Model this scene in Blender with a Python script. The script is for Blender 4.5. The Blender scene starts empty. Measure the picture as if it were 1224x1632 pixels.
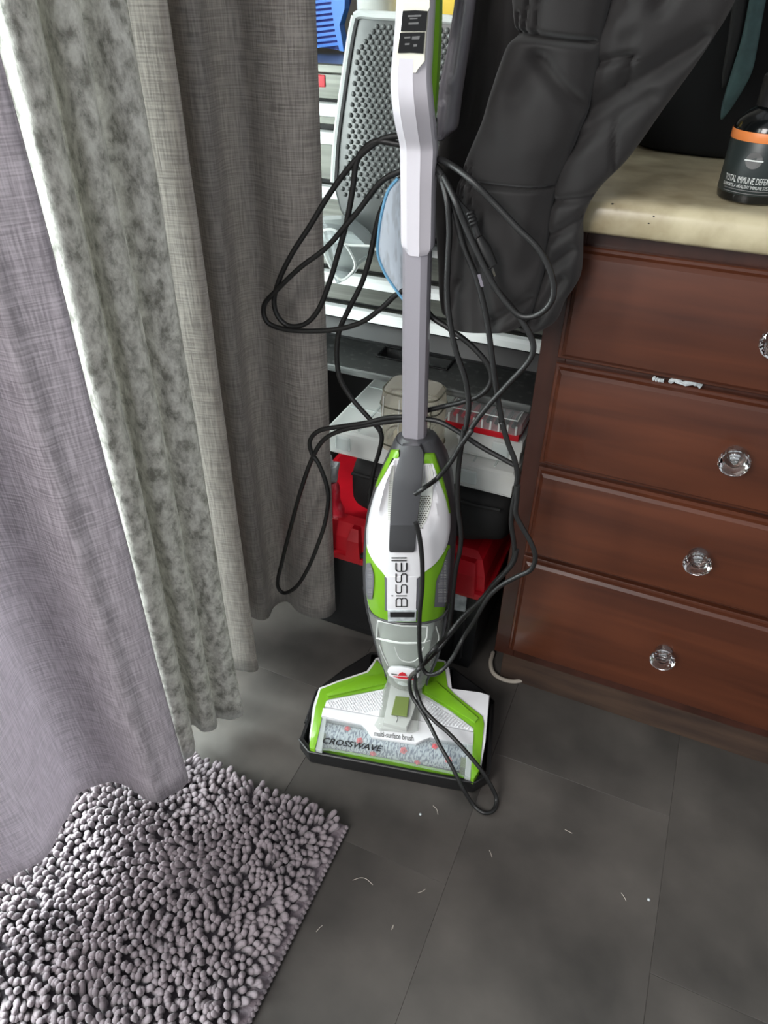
import bpy, bmesh, math, random
import numpy as np
from mathutils import Vector, Matrix, noise

# ------------------------------------------------------------------ camera
random.seed(7)
SC = bpy.context.scene
COL = SC.collection
IMG_W, IMG_H = 1224, 1632
FOC, PITCH, ROLL, CAM_H = 1150.0, 0.650581268, 0.01372451, 1.123
_cp, _sp, _cr, _sr = math.cos(PITCH), math.sin(PITCH), math.cos(ROLL), math.sin(ROLL)


def _cam_axis(v):
    x, fw, up = v
    cz = fw * _cp - up * _sp
    cy = -(fw * _sp + up * _cp)
    return Vector((x * _cr - cy * _sr, x * _sr + cy * _cr, cz))


_AX = [_cam_axis(v) for v in ((1, 0, 0), (0, 1, 0), (0, 0, 1))]
cam = bpy.data.objects.new('camera', bpy.data.cameras.new('camera'))
COL.objects.link(cam)
cx = Vector([a[0] for a in _AX]); cy_ = Vector([-a[1] for a in _AX]); cz_ = Vector([-a[2] for a in _AX])
m = Matrix.Identity(4)
for i in range(3):
    m[i][0], m[i][1], m[i][2] = cx[i], cy_[i], cz_[i]
m.translation = (0, 0, CAM_H)
cam.matrix_world = m
cam.data.sensor_fit = 'VERTICAL'
cam.data.sensor_height = 24.0
cam.data.lens = FOC / IMG_H * 24.0
cam.data.clip_start = 0.01
SC.camera = cam

# ------------------------------------------------------------------ frames: cabinet (u along its face, v into the wall)
YAW = math.radians(-23)
ORG = Vector((0.209, 0.916, 0))
UU = Vector((math.cos(YAW), math.sin(YAW), 0))
VV = Vector((-math.sin(YAW), math.cos(YAW), 0))


def C(u, v, z=0.0):
    return ORG + UU * u + VV * v + Vector((0, 0, z))

# ------------------------------------------------------------------ world, lights, exposure
W = bpy.data.worlds.new('world'); SC.world = W
W.use_nodes = True
W.node_tree.nodes['Background'].inputs[0].default_value = (0.93, 0.96, 1.0, 1)
W.node_tree.nodes['Background'].inputs[1].default_value = 0.5
SC.view_settings.view_transform = 'Standard'
SC.view_settings.look = 'None'
SC.view_settings.exposure = 0.2
SC.view_settings.gamma = 1.0
SC.view_settings.use_curve_mapping = False


def area(name, loc, target, sx, sy, power, color):
    d = bpy.data.lights.new(name, 'AREA')
    d.shape = 'RECTANGLE'; d.size = sx; d.size_y = sy; d.energy = power; d.color = color
    o = bpy.data.objects.new(name, d); COL.objects.link(o)
    o.location = loc
    o.rotation_euler = (Vector(target) - Vector(loc)).to_track_quat('-Z', 'Y').to_euler()
    return o


# daylight through the glass door behind the curtains, and an added fill lamp behind the camera
area('door_daylight', C(-1.7, -0.75, 1.35), C(0.2, -0.3, 0.5), 2.0, 2.0, 420, (0.95, 0.98, 1.0))
area('rug_fill', C(-1.25, -0.75, 0.28), C(-0.4, -0.6, 0.05), 2.0, 0.4, 30, (0.93, 0.92, 1.0))  # low lamp added to brighten the rug below the curtain hem
area('camera_side_fill', C(-0.9, -2.6, 2.1), C(0.0, -0.1, 0.5), 1.4, 1.2, 92, (1.0, 0.97, 0.95))

# ------------------------------------------------------------------ helpers


def lin(c):
    return tuple(((x / 255) / 12.92 if x / 255 <= 0.04045 else ((x / 255 + 0.055) / 1.055) ** 2.4) for x in c)


MATS = {}


def mat(name, rgb, rough=0.5, metal=0.0, spec=0.5, rgb2=None, scale=(20, 20, 20), detail=4, lo=0.35, hi=0.65, bump=0.0,
        bscale=None, coat=0.0, sheen=0.0, rnd=0.0, distort=0.0):
    M = bpy.data.materials.new(name); M.use_nodes = True
    nt = M.node_tree; N = nt.nodes; L = nt.links
    p = N['Principled BSDF']
    c = lin(rgb)
    p.inputs['Base Color'].default_value = (*c, 1)
    p.inputs['Roughness'].default_value = rough
    p.inputs['Metallic'].default_value = metal
    p.inputs['Specular IOR Level'].default_value = spec
    p.inputs['Coat Weight'].default_value = coat
    p.inputs['Sheen Weight'].default_value = sheen
    tc = None
    if rgb2 is not None or bump:
        tc = N.new('ShaderNodeTexCoord')
    col_out = None
    if rgb2 is not None:
        mp = N.new('ShaderNodeMapping'); mp.inputs['Scale'].default_value = scale
        L.new(tc.outputs['Object'], mp.inputs['Vector'])
        nz = N.new('ShaderNodeTexNoise'); nz.inputs['Scale'].default_value = 1.0
        nz.inputs['Detail'].default_value = detail; nz.inputs['Distortion'].default_value = distort
        L.new(mp.outputs[0], nz.inputs['Vector'])
        rp = N.new('ShaderNodeValToRGB')
        rp.color_ramp.elements[0].position = lo; rp.color_ramp.elements[1].position = hi
        rp.color_ramp.elements[0].color = (*c, 1); rp.color_ramp.elements[1].color = (*lin(rgb2), 1)
        L.new(nz.outputs['Fac'], rp.inputs['Fac'])
        col_out = rp.outputs[0]
        L.new(col_out, p.inputs['Base Color'])
    if rnd:
        oi = N.new('ShaderNodeObjectInfo')
        hs = N.new('ShaderNodeHueSaturation')
        mr = N.new('ShaderNodeMapRange'); mr.inputs[3].default_value = 1 - rnd; mr.inputs[4].default_value = 1 + rnd
        L.new(oi.outputs['Random'], mr.inputs[0]); L.new(mr.outputs[0], hs.inputs['Value'])
        if col_out: L.new(col_out, hs.inputs['Color'])
        else: hs.inputs['Color'].default_value = (*c, 1)
        L.new(hs.outputs[0], p.inputs['Base Color'])
    if bump:
        mp2 = N.new('ShaderNodeMapping'); mp2.inputs['Scale'].default_value = bscale or scale
        L.new(tc.outputs['Object'], mp2.inputs['Vector'])
        n2 = N.new('ShaderNodeTexNoise'); n2.inputs['Scale'].default_value = 1.0; n2.inputs['Detail'].default_value = 3
        L.new(mp2.outputs[0], n2.inputs['Vector'])
        b = N.new('ShaderNodeBump'); b.inputs['Strength'].default_value = bump; b.inputs['Distance'].default_value = 0.004
        L.new(n2.outputs['Fac'], b.inputs['Height']); L.new(b.outputs[0], p.inputs['Normal'])
    MATS[name] = M
    return M


def add_translucent(M, fac, rgb):
    nt = M.node_tree; N = nt.nodes; L = nt.links
    p = N['Principled BSDF']; out = N['Material Output']
    t = N.new('ShaderNodeBsdfTranslucent'); t.inputs[0].default_value = (*lin(rgb), 1)
    mx = N.new('ShaderNodeMixShader'); mx.inputs[0].default_value = fac
    L.new(p.outputs[0], mx.inputs[1]); L.new(t.outputs[0], mx.inputs[2]); L.new(mx.outputs[0], out.inputs['Surface'])


def clear_mat(name, rgb=(240, 245, 245), clear=0.7, rough=0.08, milky=(225, 230, 228)):
    """thin clear plastic: part see-through, part milky, glossy by fresnel"""
    M = bpy.data.materials.new(name); M.use_nodes = True
    nt = M.node_tree; N = nt.nodes; L = nt.links
    out = N['Material Output']
    p = N['Principled BSDF']; p.inputs['Base Color'].default_value = (*lin(milky), 1); p.inputs['Roughness'].default_value = rough
    t = N.new('ShaderNodeBsdfTransparent'); t.inputs[0].default_value = (*lin(rgb), 1)
    mx = N.new('ShaderNodeMixShader')
    fr = N.new('ShaderNodeLayerWeight'); fr.inputs[0].default_value = 0.25
    mr = N.new('ShaderNodeMapRange'); mr.inputs[3].default_value = 1 - clear; mr.inputs[4].default_value = min(1.0, 1.15 - clear * 0.5)
    L.new(fr.outputs['Facing'], mr.inputs[0]); L.new(mr.outputs[0], mx.inputs[0])
    L.new(t.outputs[0], mx.inputs[1]); L.new(p.outputs[0], mx.inputs[2]); L.new(mx.outputs[0], out.inputs['Surface'])
    MATS[name] = M
    return M


def glass_mat(name, rgb=(250, 252, 252), rough=0.0, ior=1.5):
    M = bpy.data.materials.new(name); M.use_nodes = True
    p = M.node_tree.nodes['Principled BSDF']
    p.inputs['Base Color'].default_value = (*lin(rgb), 1); p.inputs['Transmission Weight'].default_value = 1
    p.inputs['Roughness'].default_value = rough; p.inputs['IOR'].default_value = ior
    MATS[name] = M
    return M


def new_bm():
    return bmesh.new()


def box(bm, lo, hi, bev=0.0, seg=1):
    x0, y0, z0 = lo; x1, y1, z1 = hi
    vs = [bm.verts.new(p) for p in ((x0, y0, z0), (x1, y0, z0), (x1, y1, z0), (x0, y1, z0), (x0, y0, z1), (x1, y0, z1), (x1, y1, z1), (x0, y1, z1))]
    fs = [bm.faces.new([vs[i] for i in q]) for q in ((0, 3, 2, 1), (4, 5, 6, 7), (0, 1, 5, 4), (1, 2, 6, 5), (2, 3, 7, 6), (3, 0, 4, 7))]
    if bev:
        es = list({e for f in fs for e in f.edges})
        bmesh.ops.bevel(bm, geom=es, offset=bev, segments=seg, affect='EDGES', profile=0.6)
    return vs


def loft(bm, rings, close=True, cap=True):
    R = [[bm.verts.new(p) for p in r] for r in rings]
    n = len(R[0])
    for a, b in zip(R, R[1:]):
        for i in range(n if close else n - 1):
            j = (i + 1) % n
            try: bm.faces.new((a[i], a[j], b[j], b[i]))
            except ValueError: pass
    if cap:
        for r in (R[0], R[-1]):
            try: bm.faces.new(r)
            except ValueError: pass
    return R


def catmull(pts, n):
    """n samples of a Catmull-Rom curve through pts (any dimension)"""
    P = np.array([list(p) for p in pts], float)
    P = np.vstack([2 * P[0] - P[1], P, 2 * P[-1] - P[-2]])
    k = len(pts) - 1
    out = []
    for i in range(n):
        t = i / (n - 1) * k
        s = min(int(t), k - 1); f = t - s
        a, b, c, d = P[s], P[s + 1], P[s + 2], P[s + 3]
        out.append(0.5 * (2 * b + (c - a) * f + (2 * a - 5 * b + 4 * c - d) * f * f + (3 * b - a - 3 * c + d) * f ** 3))
    return np.array(out)


def tube(bm, path, r, n=8, cap=True):
    P = [Vector(p) for p in path]
    rings = []
    up = Vector((0.13, 0.27, 0.95))
    prev = None
    for i, p in enumerate(P):
        t = (P[min(i + 1, len(P) - 1)] - P[max(i - 1, 0)])
        if t.length < 1e-9: t = Vector((0, 0, 1))
        t.normalize()
        if prev is None:
            a = t.cross(up)
            if a.length < 1e-4: a = t.cross(Vector((1, 0, 0)))
        else:
            a = prev - t * prev.dot(t)
        a.normalize(); prev = a
        b = t.cross(a)
        rr = r[i] if hasattr(r, '__len__') else r
        rings.append([p + (a * math.cos(2 * math.pi * k / n) + b * math.sin(2 * math.pi * k / n)) * rr for k in range(n)])
    loft(bm, rings, True, cap)


def lathe(bm, prof, n=24, axis=None, origin=(0, 0, 0), cap=True):
    """prof = [(radius, height)]; axis = (x, y, z) vectors"""
    X, Y, Z = axis or (Vector((1, 0, 0)), Vector((0, 1, 0)), Vector((0, 0, 1)))
    o = Vector(origin)
    loft(bm, [[o + X * (r * math.cos(2 * math.pi * k / n)) + Y * (r * math.sin(2 * math.pi * k / n)) + Z * h for k in range(n)] for r, h in prof], True, cap)


def prism(bm, poly, off, bev=0.0):
    """polygon (3-D points) thickened by the vector off"""
    off = Vector(off)
    a = [bm.verts.new(p) for p in poly]
    b = [bm.verts.new(Vector(p) + off) for p in poly]
    n = len(poly)
    fs = [bm.faces.new(a), bm.faces.new(b[::-1])]
    for i in range(n):
        j = (i + 1) % n
        fs.append(bm.faces.new((a[i], b[i], b[j], a[j])))
    if bev:
        es = [e for e in fs[0].edges]
        bmesh.ops.bevel(bm, geom=es, offset=bev, segments=2, affect='EDGES', profile=0.5)
    return fs


def obj(name, bm, material, parent=None, smooth=True, angle=35, kind=None, label=None):
    bmesh.ops.recalc_face_normals(bm, faces=bm.faces)
    me = bpy.data.meshes.new(name)
    bm.to_mesh(me); bm.free()
    if material: me.materials.append(material)
    if smooth:
        me.polygons.foreach_set('use_smooth', [True] * len(me.polygons))
        me.set_sharp_from_angle(angle=math.radians(angle))
    o = bpy.data.objects.new(name, me); COL.objects.link(o)
    if parent: o.parent = parent
    if kind: o['kind'] = kind
    if label: o['label'] = label
    return o


def empty(name, loc=(0, 0, 0), rz=0.0, label=None, cat=None, group=None, kind=None):
    o = bpy.data.objects.new(name, None); COL.objects.link(o)
    o.location = loc; o.rotation_euler = (0, 0, rz); o.empty_display_size = 0.05
    tag(o, label, cat, group, kind)
    return o


def tag(o, label=None, cat=None, group=None, kind=None):
    for k, v in (('label', label), ('category', cat), ('group', group), ('kind', kind)):
        if v: o[k] = v
    return o


def rehome(o):
    """put a top-level mesh's origin at the base of its bounding box"""
    me = o.data
    co = np.empty(len(me.vertices) * 3); me.vertices.foreach_get('co', co); co = co.reshape(-1, 3)
    c = (co.min(0) + co.max(0)) / 2; c[2] = co[:, 2].min()
    me.vertices.foreach_set('co', (co - c).ravel()); me.update()
    o.location = Vector(c)
    return o


def cab_root(name, u, v, z, **k):
    return empty(name, C(u, v, z), YAW, **k)


# pixel rays of the photograph (1224 x 1632) met with planes that stand at the things' own distances
def ray(px, py):
    c = Vector((px - 612, py - 816, FOC))
    return Vector((_AX[0].dot(c), _AX[1].dot(c), _AX[2].dot(c)))


EYE = Vector((0, 0, CAM_H))


def hit(px, py, P, N):
    w = ray(px, py)
    return EYE + w * ((Vector(P) - EYE).dot(N) / w.dot(N))


def at_v(px, py, v):
    return hit(px, py, C(0, v), VV)


def at_z(px, py, z):
    return hit(px, py, (0, 0, z), Vector((0, 0, 1)))


def uv(p):
    d = p - ORG
    return Vector((d.dot(UU), d.dot(VV), p.z))


def text_mesh(s, size, extrude=0.0, space=1.0, bold=0.0):
    """flat lettering as a bmesh in the XY plane, centred"""
    cu = bpy.data.curves.new('lettering', 'FONT'); cu.body = s; cu.size = size; cu.extrude = extrude; cu.space_character = space
    cu.align_x = 'CENTER'; cu.align_y = 'CENTER'; cu.resolution_u = 3; cu.offset = bold
    o = bpy.data.objects.new('lettering', cu); COL.objects.link(o)
    dg = bpy.context.evaluated_depsgraph_get()
    me = bpy.data.meshes.new_from_object(o.evaluated_get(dg))
    bpy.data.objects.remove(o); bpy.data.curves.remove(cu)
    bm = bmesh.new(); bm.from_mesh(me); bpy.data.meshes.remove(me)
    return bm


# ------------------------------------------------------------------ materials
m_floor = mat('slate_vinyl', (52, 50, 48), 0.42, spec=0.35, rgb2=(94, 89, 85), scale=(5, 5, 5), detail=8, lo=0.3, hi=0.78, bump=0.06, bscale=(60, 60, 60), rnd=0.06)
m_floor_base = mat('floor_underlay', (38, 37, 37), 0.8)
m_wall = mat('painted_wall', (150, 145, 138), 0.9)
m_frame = mat('white_frame', (225, 226, 226), 0.4)
m_wood = mat('cherry_wood', (84, 43, 25), 0.38, rgb2=(58, 27, 15), scale=(2.2, 14, 26), detail=7, lo=0.35, hi=0.72, coat=0.12, distort=0.6)
m_wood_dark = mat('cherry_frame', (64, 34, 25), 0.38, rgb2=(48, 25, 17), scale=(24, 20, 3), detail=6, coat=0.1)
m_toe = mat('dusty_toe_kick', (70, 52, 40), 0.8, rgb2=(46, 32, 25), scale=(6, 20, 40), detail=6)
m_counter = mat('beige_stone_laminate', (182, 172, 143), 0.34, rgb2=(150, 138, 110), scale=(26, 26, 26), detail=9, lo=0.38, hi=0.7, bump=0.05, bscale=(80, 80, 80))
m_crystal = glass_mat('crystal', (252, 254, 254), 0.01, 1.52)
m_chrome = mat('chrome', (220, 222, 224), 0.12, 1.0)
m_steel = mat('brushed_steel', (120, 122, 115), 0.35, 0.7, rgb2=(98, 100, 94), scale=(3, 3, 160), detail=3)
m_pull = mat('bright_pull', (226, 229, 228), 0.3, 0.0, coat=0.3)
m_black = mat('black_plastic', (24, 24, 25), 0.45)
m_black_gloss = mat('black_gloss', (14, 14, 15), 0.18)
m_dusty = mat('dusty_black_plastic', (30, 31, 31), 0.45, rgb2=(92, 94, 92), scale=(90, 90, 90), detail=9, lo=0.55, hi=0.85)
m_red = mat('red_plastic', (190, 18, 34), 0.4, rgb2=(165, 14, 28), scale=(9, 9, 9))
m_redfilm = mat('red_wrapper', (222, 48, 66), 0.3, rgb2=(240, 130, 140), scale=(40, 40, 40), lo=0.5, hi=0.72)
m_box = mat('toolbox_black', (28, 29, 30), 0.5, rgb2=(20, 20, 21), scale=(8, 8, 8))
m_bag = mat('black_nylon', (27, 27, 27), 0.75, rgb2=(20, 20, 20), scale=(14, 14, 14), bump=0.2, bscale=(30, 30, 30))
m_clear = clear_mat('clear_plastic', (246, 250, 250), 0.62, 0.1, (232, 238, 236))
m_milky = clear_mat('milky_plastic', (250, 251, 250), 0.5, 0.15, (244, 247, 244))
m_smoky = clear_mat('smoky_plastic', (240, 237, 228), 0.8, 0.05, (216, 213, 202))
m_shell = clear_mat('shell_plastic', (226, 230, 230), 0.7, 0.08, (170, 176, 176))
m_tank = clear_mat('tank_plastic', (226, 228, 224), 0.93, 0.04, (214, 216, 212))
m_window = clear_mat('window_plastic', (246, 248, 248), 0.90, 0.05, (225, 230, 230))
m_darkpart = mat('tank_innards', (66, 66, 58), 0.4, rgb2=(120, 118, 100), scale=(18, 18, 18))
m_white = mat('white_gloss', (218, 217, 220), 0.2, coat=0.4)
m_white_vent = mat('vent_white', (208, 210, 204), 0.35)
m_lilac = mat('sleeve_white', (208, 204, 211), 0.24, coat=0.3)
m_chardark = mat('dark_charcoal', (54, 54, 56), 0.4)
m_green = mat('lime_green', (112, 164, 30), 0.3, coat=0.3)
m_greendark = mat('murky_green', (104, 118, 62), 0.35)
m_char = mat('charcoal_plastic', (66, 66, 69), 0.42)
m_meshgrey = mat('grey_grille', (98, 98, 104), 0.5)
m_pole = mat('satin_lilac_metal', (180, 176, 184), 0.34, 0.5)
m_cord = mat('black_cord', (24, 24, 24), 0.42)
m_text = mat('black_print', (16, 16, 18), 0.5)
m_textgrey = mat('grey_print', (92, 92, 92), 0.5)
m_emblem = mat('red_print', (190, 24, 40), 0.45)
m_tufts = mat('brush_nap', (204, 209, 216), 0.9, rgb2=(70, 80, 110), scale=(420, 130, 130), detail=3, lo=0.44, hi=0.6)
m_redtuft = mat('red_bristle', (214, 34, 56), 0.7)
m_tag = mat('care_booklet', (196, 208, 218), 0.5, rgb2=(176, 186, 194), scale=(160, 160, 30), detail=2, lo=0.5, hi=0.6)
m_blue = mat('blue_plastic', (66, 142, 250), 0.35)
m_blueshade = mat('blue_plastic_shade', (22, 66, 184), 0.4)  # same blue plastic, with the shade behind the slats put into its colour
m_yellow = mat('yellow_bag', (216, 182, 48), 0.5)
m_cream = mat('cream_plastic', (224, 222, 206), 0.4)
m_rubber = mat('dimpled_rubber', (72, 75, 74), 0.36)
m_rubberedge = mat('rubber_edge_highlight', (196, 200, 198), 0.4)  # highlight along the pad's edge, put into the colour
m_jacket = mat('black_nylon_shell', (36, 34, 34), 0.7, spec=0.25, rgb2=(30, 28, 28), scale=(8, 8, 8), bump=0.12, bscale=(24, 24, 10), sheen=0.15)
m_lining = mat('grey_satin_lining', (126, 122, 128), 0.4, rgb2=(92, 89, 95), scale=(20, 20, 6), bump=0.3, bscale=(30, 30, 8))
m_bottle = mat('bottle_black', (14, 16, 17), 0.15)
m_blabel = mat('bottle_label', (36, 44, 44), 0.4)
m_orange = mat('orange_band', (224, 132, 70), 0.4)
m_printwhite = mat('white_print', (206, 210, 208), 0.5)
m_printblue = mat('blue_print', (90, 140, 190), 0.5)
m_teal = mat('teal_webbing', (62, 88, 88), 0.7, rgb2=(50, 72, 73), scale=(60, 60, 60))
m_rug = mat('chenille_grey', (136, 126, 131), 0.95, rgb2=(112, 103, 108), scale=(12, 12, 12), sheen=0.3)
m_rugbase = mat('rug_backing', (84, 78, 84), 0.95, bump=0.3, bscale=(200, 200, 200))
m_foam = mat('pale_film', (196, 202, 204), 0.25, rgb2=(150, 156, 158), scale=(60, 60, 60))
m_hair = mat('pale_hair', (178, 170, 160), 0.5)
m_ringgreen = mat('green_cord', (60, 160, 110), 0.4)
m_cable = mat('white_cable', (176, 168, 156), 0.5)


def linen(name, a, b, tr):
    M = bpy.data.materials.new(name); M.use_nodes = True
    nt = M.node_tree; N = nt.nodes; L = nt.links
    p = N['Principled BSDF']; p.inputs['Roughness'].default_value = 0.75; p.inputs['Sheen Weight'].default_value = 0.15
    p.inputs['Specular IOR Level'].default_value = 0.3
    uvn = N.new('ShaderNodeUVMap')
    fac = None
    for sc in ((420, 26, 1), (22, 520, 1)):
        mp = N.new('ShaderNodeMapping'); mp.inputs['Scale'].default_value = sc
        L.new(uvn.outputs[0], mp.inputs['Vector'])
        nz = N.new('ShaderNodeTexNoise'); nz.inputs['Scale'].default_value = 1; nz.inputs['Detail'].default_value = 2
        L.new(mp.outputs[0], nz.inputs['Vector'])
        if fac is None: fac = nz.outputs['Fac']
        else:
            mm = N.new('ShaderNodeMath'); mm.operation = 'ADD'
            L.new(fac, mm.inputs[0]); L.new(nz.outputs['Fac'], mm.inputs[1]); fac = mm.outputs[0]
    rp = N.new('ShaderNodeValToRGB'); rp.color_ramp.elements[0].position = 0.40; rp.color_ramp.elements[1].position = 0.60
    mh = N.new('ShaderNodeMath'); mh.operation = 'MULTIPLY'; mh.inputs[1].default_value = 0.5
    L.new(fac, mh.inputs[0]); L.new(mh.outputs[0], rp.inputs[0])
    rp.color_ramp.elements[0].color = (*lin(a), 1); rp.color_ramp.elements[1].color = (*lin(b), 1)
    L.new(rp.outputs[0], p.inputs['Base Color'])
    bp = N.new('ShaderNodeBump'); bp.inputs['Strength'].default_value = 0.35; bp.inputs['Distance'].default_value = 0.002
    L.new(mh.outputs[0], bp.inputs['Height']); L.new(bp.outputs[0], p.inputs['Normal'])
    add_translucent(M, tr, b)
    return M


def velvet(name, a, b, c, tr):
    M = bpy.data.materials.new(name); M.use_nodes = True
    nt = M.node_tree; N = nt.nodes; L = nt.links
    p = N['Principled BSDF']; p.inputs['Roughness'].default_value = 0.5; p.inputs['Sheen Weight'].default_value = 0.5
    p.inputs['Sheen Roughness'].default_value = 0.3
    uvn = N.new('ShaderNodeUVMap')
    mp = N.new('ShaderNodeMapping'); mp.inputs['Scale'].default_value = (64, 40, 1)
    L.new(uvn.outputs[0], mp.inputs['Vector'])
    nz = N.new('ShaderNodeTexNoise'); nz.inputs['Scale'].default_value = 1; nz.inputs['Detail'].default_value = 5
    nz.inputs['Roughness'].default_value = 0.7; nz.inputs['Distortion'].default_value = 0.15
    L.new(mp.outputs[0], nz.inputs['Vector'])
    rp = N.new('ShaderNodeValToRGB')
    rp.color_ramp.elements[0].position = 0.36; rp.color_ramp.elements[0].color = (*lin(a), 1)
    rp.color_ramp.elements[1].position = 0.64; rp.color_ramp.elements[1].color = (*lin(c), 1)
    e = rp.color_ramp.elements.new(0.52); e.color = (*lin(b), 1)
    L.new(nz.outputs['Fac'], rp.inputs[0]); L.new(rp.outputs[0], p.inputs['Base Color'])
    bp = N.new('ShaderNodeBump'); bp.inputs['Strength'].default_value = 0.5; bp.inputs['Distance'].default_value = 0.004
    L.new(nz.outputs['Fac'], bp.inputs['Height']); L.new(bp.outputs[0], p.inputs['Normal'])
    add_translucent(M, tr, b)
    return M


m_linen_near = linen('grey_linen', (146, 140, 145), (206, 199, 205), 0.25)
m_linen_far = linen('dark_grey_linen', (140, 134, 130), (190, 184, 177), 0.25)
m_velvet = velvet('crushed_velvet', (120, 118, 110), (200, 198, 191), (230, 229, 222), 0.15)

# ------------------------------------------------------------------ the room
bm = new_bm(); box(bm, (-1.4, -2.0, -0.05), (1.6, 0.9, -0.004))
floor = obj('floor', bm, m_floor_base, smooth=False, kind='structure'); floor.location = C(0, 0, 0); floor.rotation_euler = (0, 0, YAW)
TW, TL = 0.303, 0.61
tile_me = None
for c in range(-4, 4):
    u0 = 0.051 + c * TW
    off = -0.138 if c % 2 == 0 else -0.392
    for r in range(-3, 2):
        v0 = off + r * TL
        if v0 > 0.65 or v0 < -1.9: continue
        if tile_me is None:
            bm = new_bm(); box(bm, (0.0001, 0.0001, -0.004), (TW - 0.0001, TL - 0.0001, 0), 0.0004)
            o = obj('floor_tile', bm, m_floor, floor, smooth=False); tile_me = o.data
        else:
            o = bpy.data.objects.new('floor_tile', tile_me); COL.objects.link(o); o.parent = floor
        o.location = (u0, v0, random.uniform(-0.0003, 0.0003))

bm = new_bm(); box(bm, (-0.87, 0.66, 0), (1.6, 0.76, 2.4))
wb = obj('wall_back', bm, m_wall, smooth=False, kind='structure'); wb.location = C(0, 0, 0); wb.rotation_euler = (0, 0, YAW)
bm = new_bm()
box(bm, (-0.87, -0.08, 0), (-0.77, 0.66, 2.4)); box(bm, (-0.87, -1.75, 2.06), (-0.77, -0.08, 2.4)); box(bm, (-0.87, -2.0, 0), (-0.77, -1.75, 2.4))
wl = obj('wall_left', bm, m_wall, smooth=False, kind='structure'); wl.location = C(0, 0, 0); wl.rotation_euler = (0, 0, YAW)
door = cab_root('door_1', -0.82, -0.915, 0, kind='structure')
for v0, v1 in ((-0.835, -0.01), (-0.02, 0.805)):
    bm = new_bm()
    for a, b in (((-0.02, v0, 0.02), (0.02, v0 + 0.06, 2.04)), ((-0.02, v1 - 0.06, 0.02), (0.02, v1, 2.04)), ((-0.02, v0 + .06, 0.02), (0.02, v1 - .06, 0.1)), ((-0.02, v0 + .06, 1.97), (0.02, v1 - .06, 2.04))):
        box(bm, a, b, 0.002)
    obj('door_frame', bm, m_frame, door, smooth=False)
    bm = new_bm(); box(bm, (-0.003, v0 + 0.05, 0.09), (0.003, v1 - 0.05, 1.98))
    obj('door_pane', bm, clear_mat('window_glass', (248, 252, 250), 0.97, 0.02, (220, 230, 230)) if 'window_glass' not in MATS else MATS['window_glass'], door, smooth=False)
bm = new_bm(); box(bm, (-0.05, -0.835, 0), (0.05, 0.835, 0.018), 0.002)
obj('door_sill', bm, m_frame, door, smooth=False)

# ------------------------------------------------------------------ drawer cabinet and worktop
cab = cab_root('drawer_cabinet', 0, 0, 0, label='reddish cherry wood base cabinet with four drawers and crystal knobs', cat='cabinet')
CW = 0.552
bm = new_bm()
box(bm, (0.0, 0.02, 0.105), (0.018, 0.62, 0.871)); box(bm, (CW - 0.018, 0.02, 0.105), (CW, 0.62, 0.871)); box(bm, (0.018, 0.60, 0.105), (CW - 0.018, 0.62, 0.871))
box(bm, (0.018, 0.02, 0.105), (CW - 0.018, 0.60, 0.123))
obj('carcass', bm, m_wood_dark, cab, smooth=False)
DR = [(0.704, 0.852), (0.536, 0.697), (0.362, 0.529), (0.131, 0.355)]
bm = new_bm()
for lo, hi in (((0, 0, 0.105), (0.036, 0.02, 0.871)), ((CW - 0.036, 0, 0.105), (CW, 0.02, 0.871)), ((0.036, 0, 0.105), (CW - 0.036, 0.02, 0.14)), ((0.036, 0, 0.845), (CW - 0.036, 0.02, 0.871)),
               ((0.036, 0, 0.345), (CW - 0.036, 0.02, 0.37)), ((0.036, 0, 0.52), (CW - 0.036, 0.02, 0.545)), ((0.036, 0, 0.69), (CW - 0.036, 0.02, 0.71))):
    box(bm, lo, hi, 0.0008)
obj('face_frame', bm, m_wood_dark, cab, smooth=False)
bm = new_bm(); box(bm, (0.012, 0.035, 0.0), (CW - 0.005, 0.05, 0.105), 0.001); box(bm, (0.012, 0.05, 0.0), (0.03, 0.6, 0.105))
obj('toe_kick', bm, m_toe, cab, smooth=False)
for z0, z1 in DR:
    bm = new_bm(); x0, x1 = 0.026, CW - 0.026

    def rect(i, y): return [(x0 + i, y, z0 + i), (x1 - i, y, z0 + i), (x1 - i, y, z1 - i), (x0 + i, y, z1 - i)]
    loft(bm, [rect(0, -0.0005), rect(0, -0.0075), rect(0.0012, -0.009), rect(0.0045, -0.0095), rect(0.0065, -0.0145), rect(0.011, -0.0185), rect(0.013, -0.019)])
    d = obj('drawer_front', bm, m_wood, cab, smooth=True, angle=20)
    bm = new_bm(); zc = (z0 + z1) / 2
    ax = (Vector((1, 0, 0)), Vector((0, 0, 1)), Vector((0, -1, 0)))
    lathe(bm, [(0.0, 0.0), (0.0125, 0.0), (0.0135, 0.003), (0.0115, 0.006), (0.0085, 0.009), (0.009, 0.012), (0.016, 0.0165), (0.0195, 0.0225), (0.0185, 0.0275), (0.0135, 0.0325), (0.0085, 0.0345), (0.0, 0.0345)], 16, ax, (CW / 2 - 0.003, -0.0187, zc + .006), cap=False)
    bmesh.ops.remove_doubles(bm, verts=bm.verts, dist=1e-5)
    obj('knob', bm, m_crystal, d, smooth=False, label='clear faceted crystal knob')
    bm = new_bm(); lathe(bm, [(0.0045, -0.0005), (0.0045, 0.012), (0.002, 0.0135)], 12, ax, (CW / 2 - 0.003, -0.0187, zc + .006)); obj('knob_screw', bm, m_chrome, d)

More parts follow.
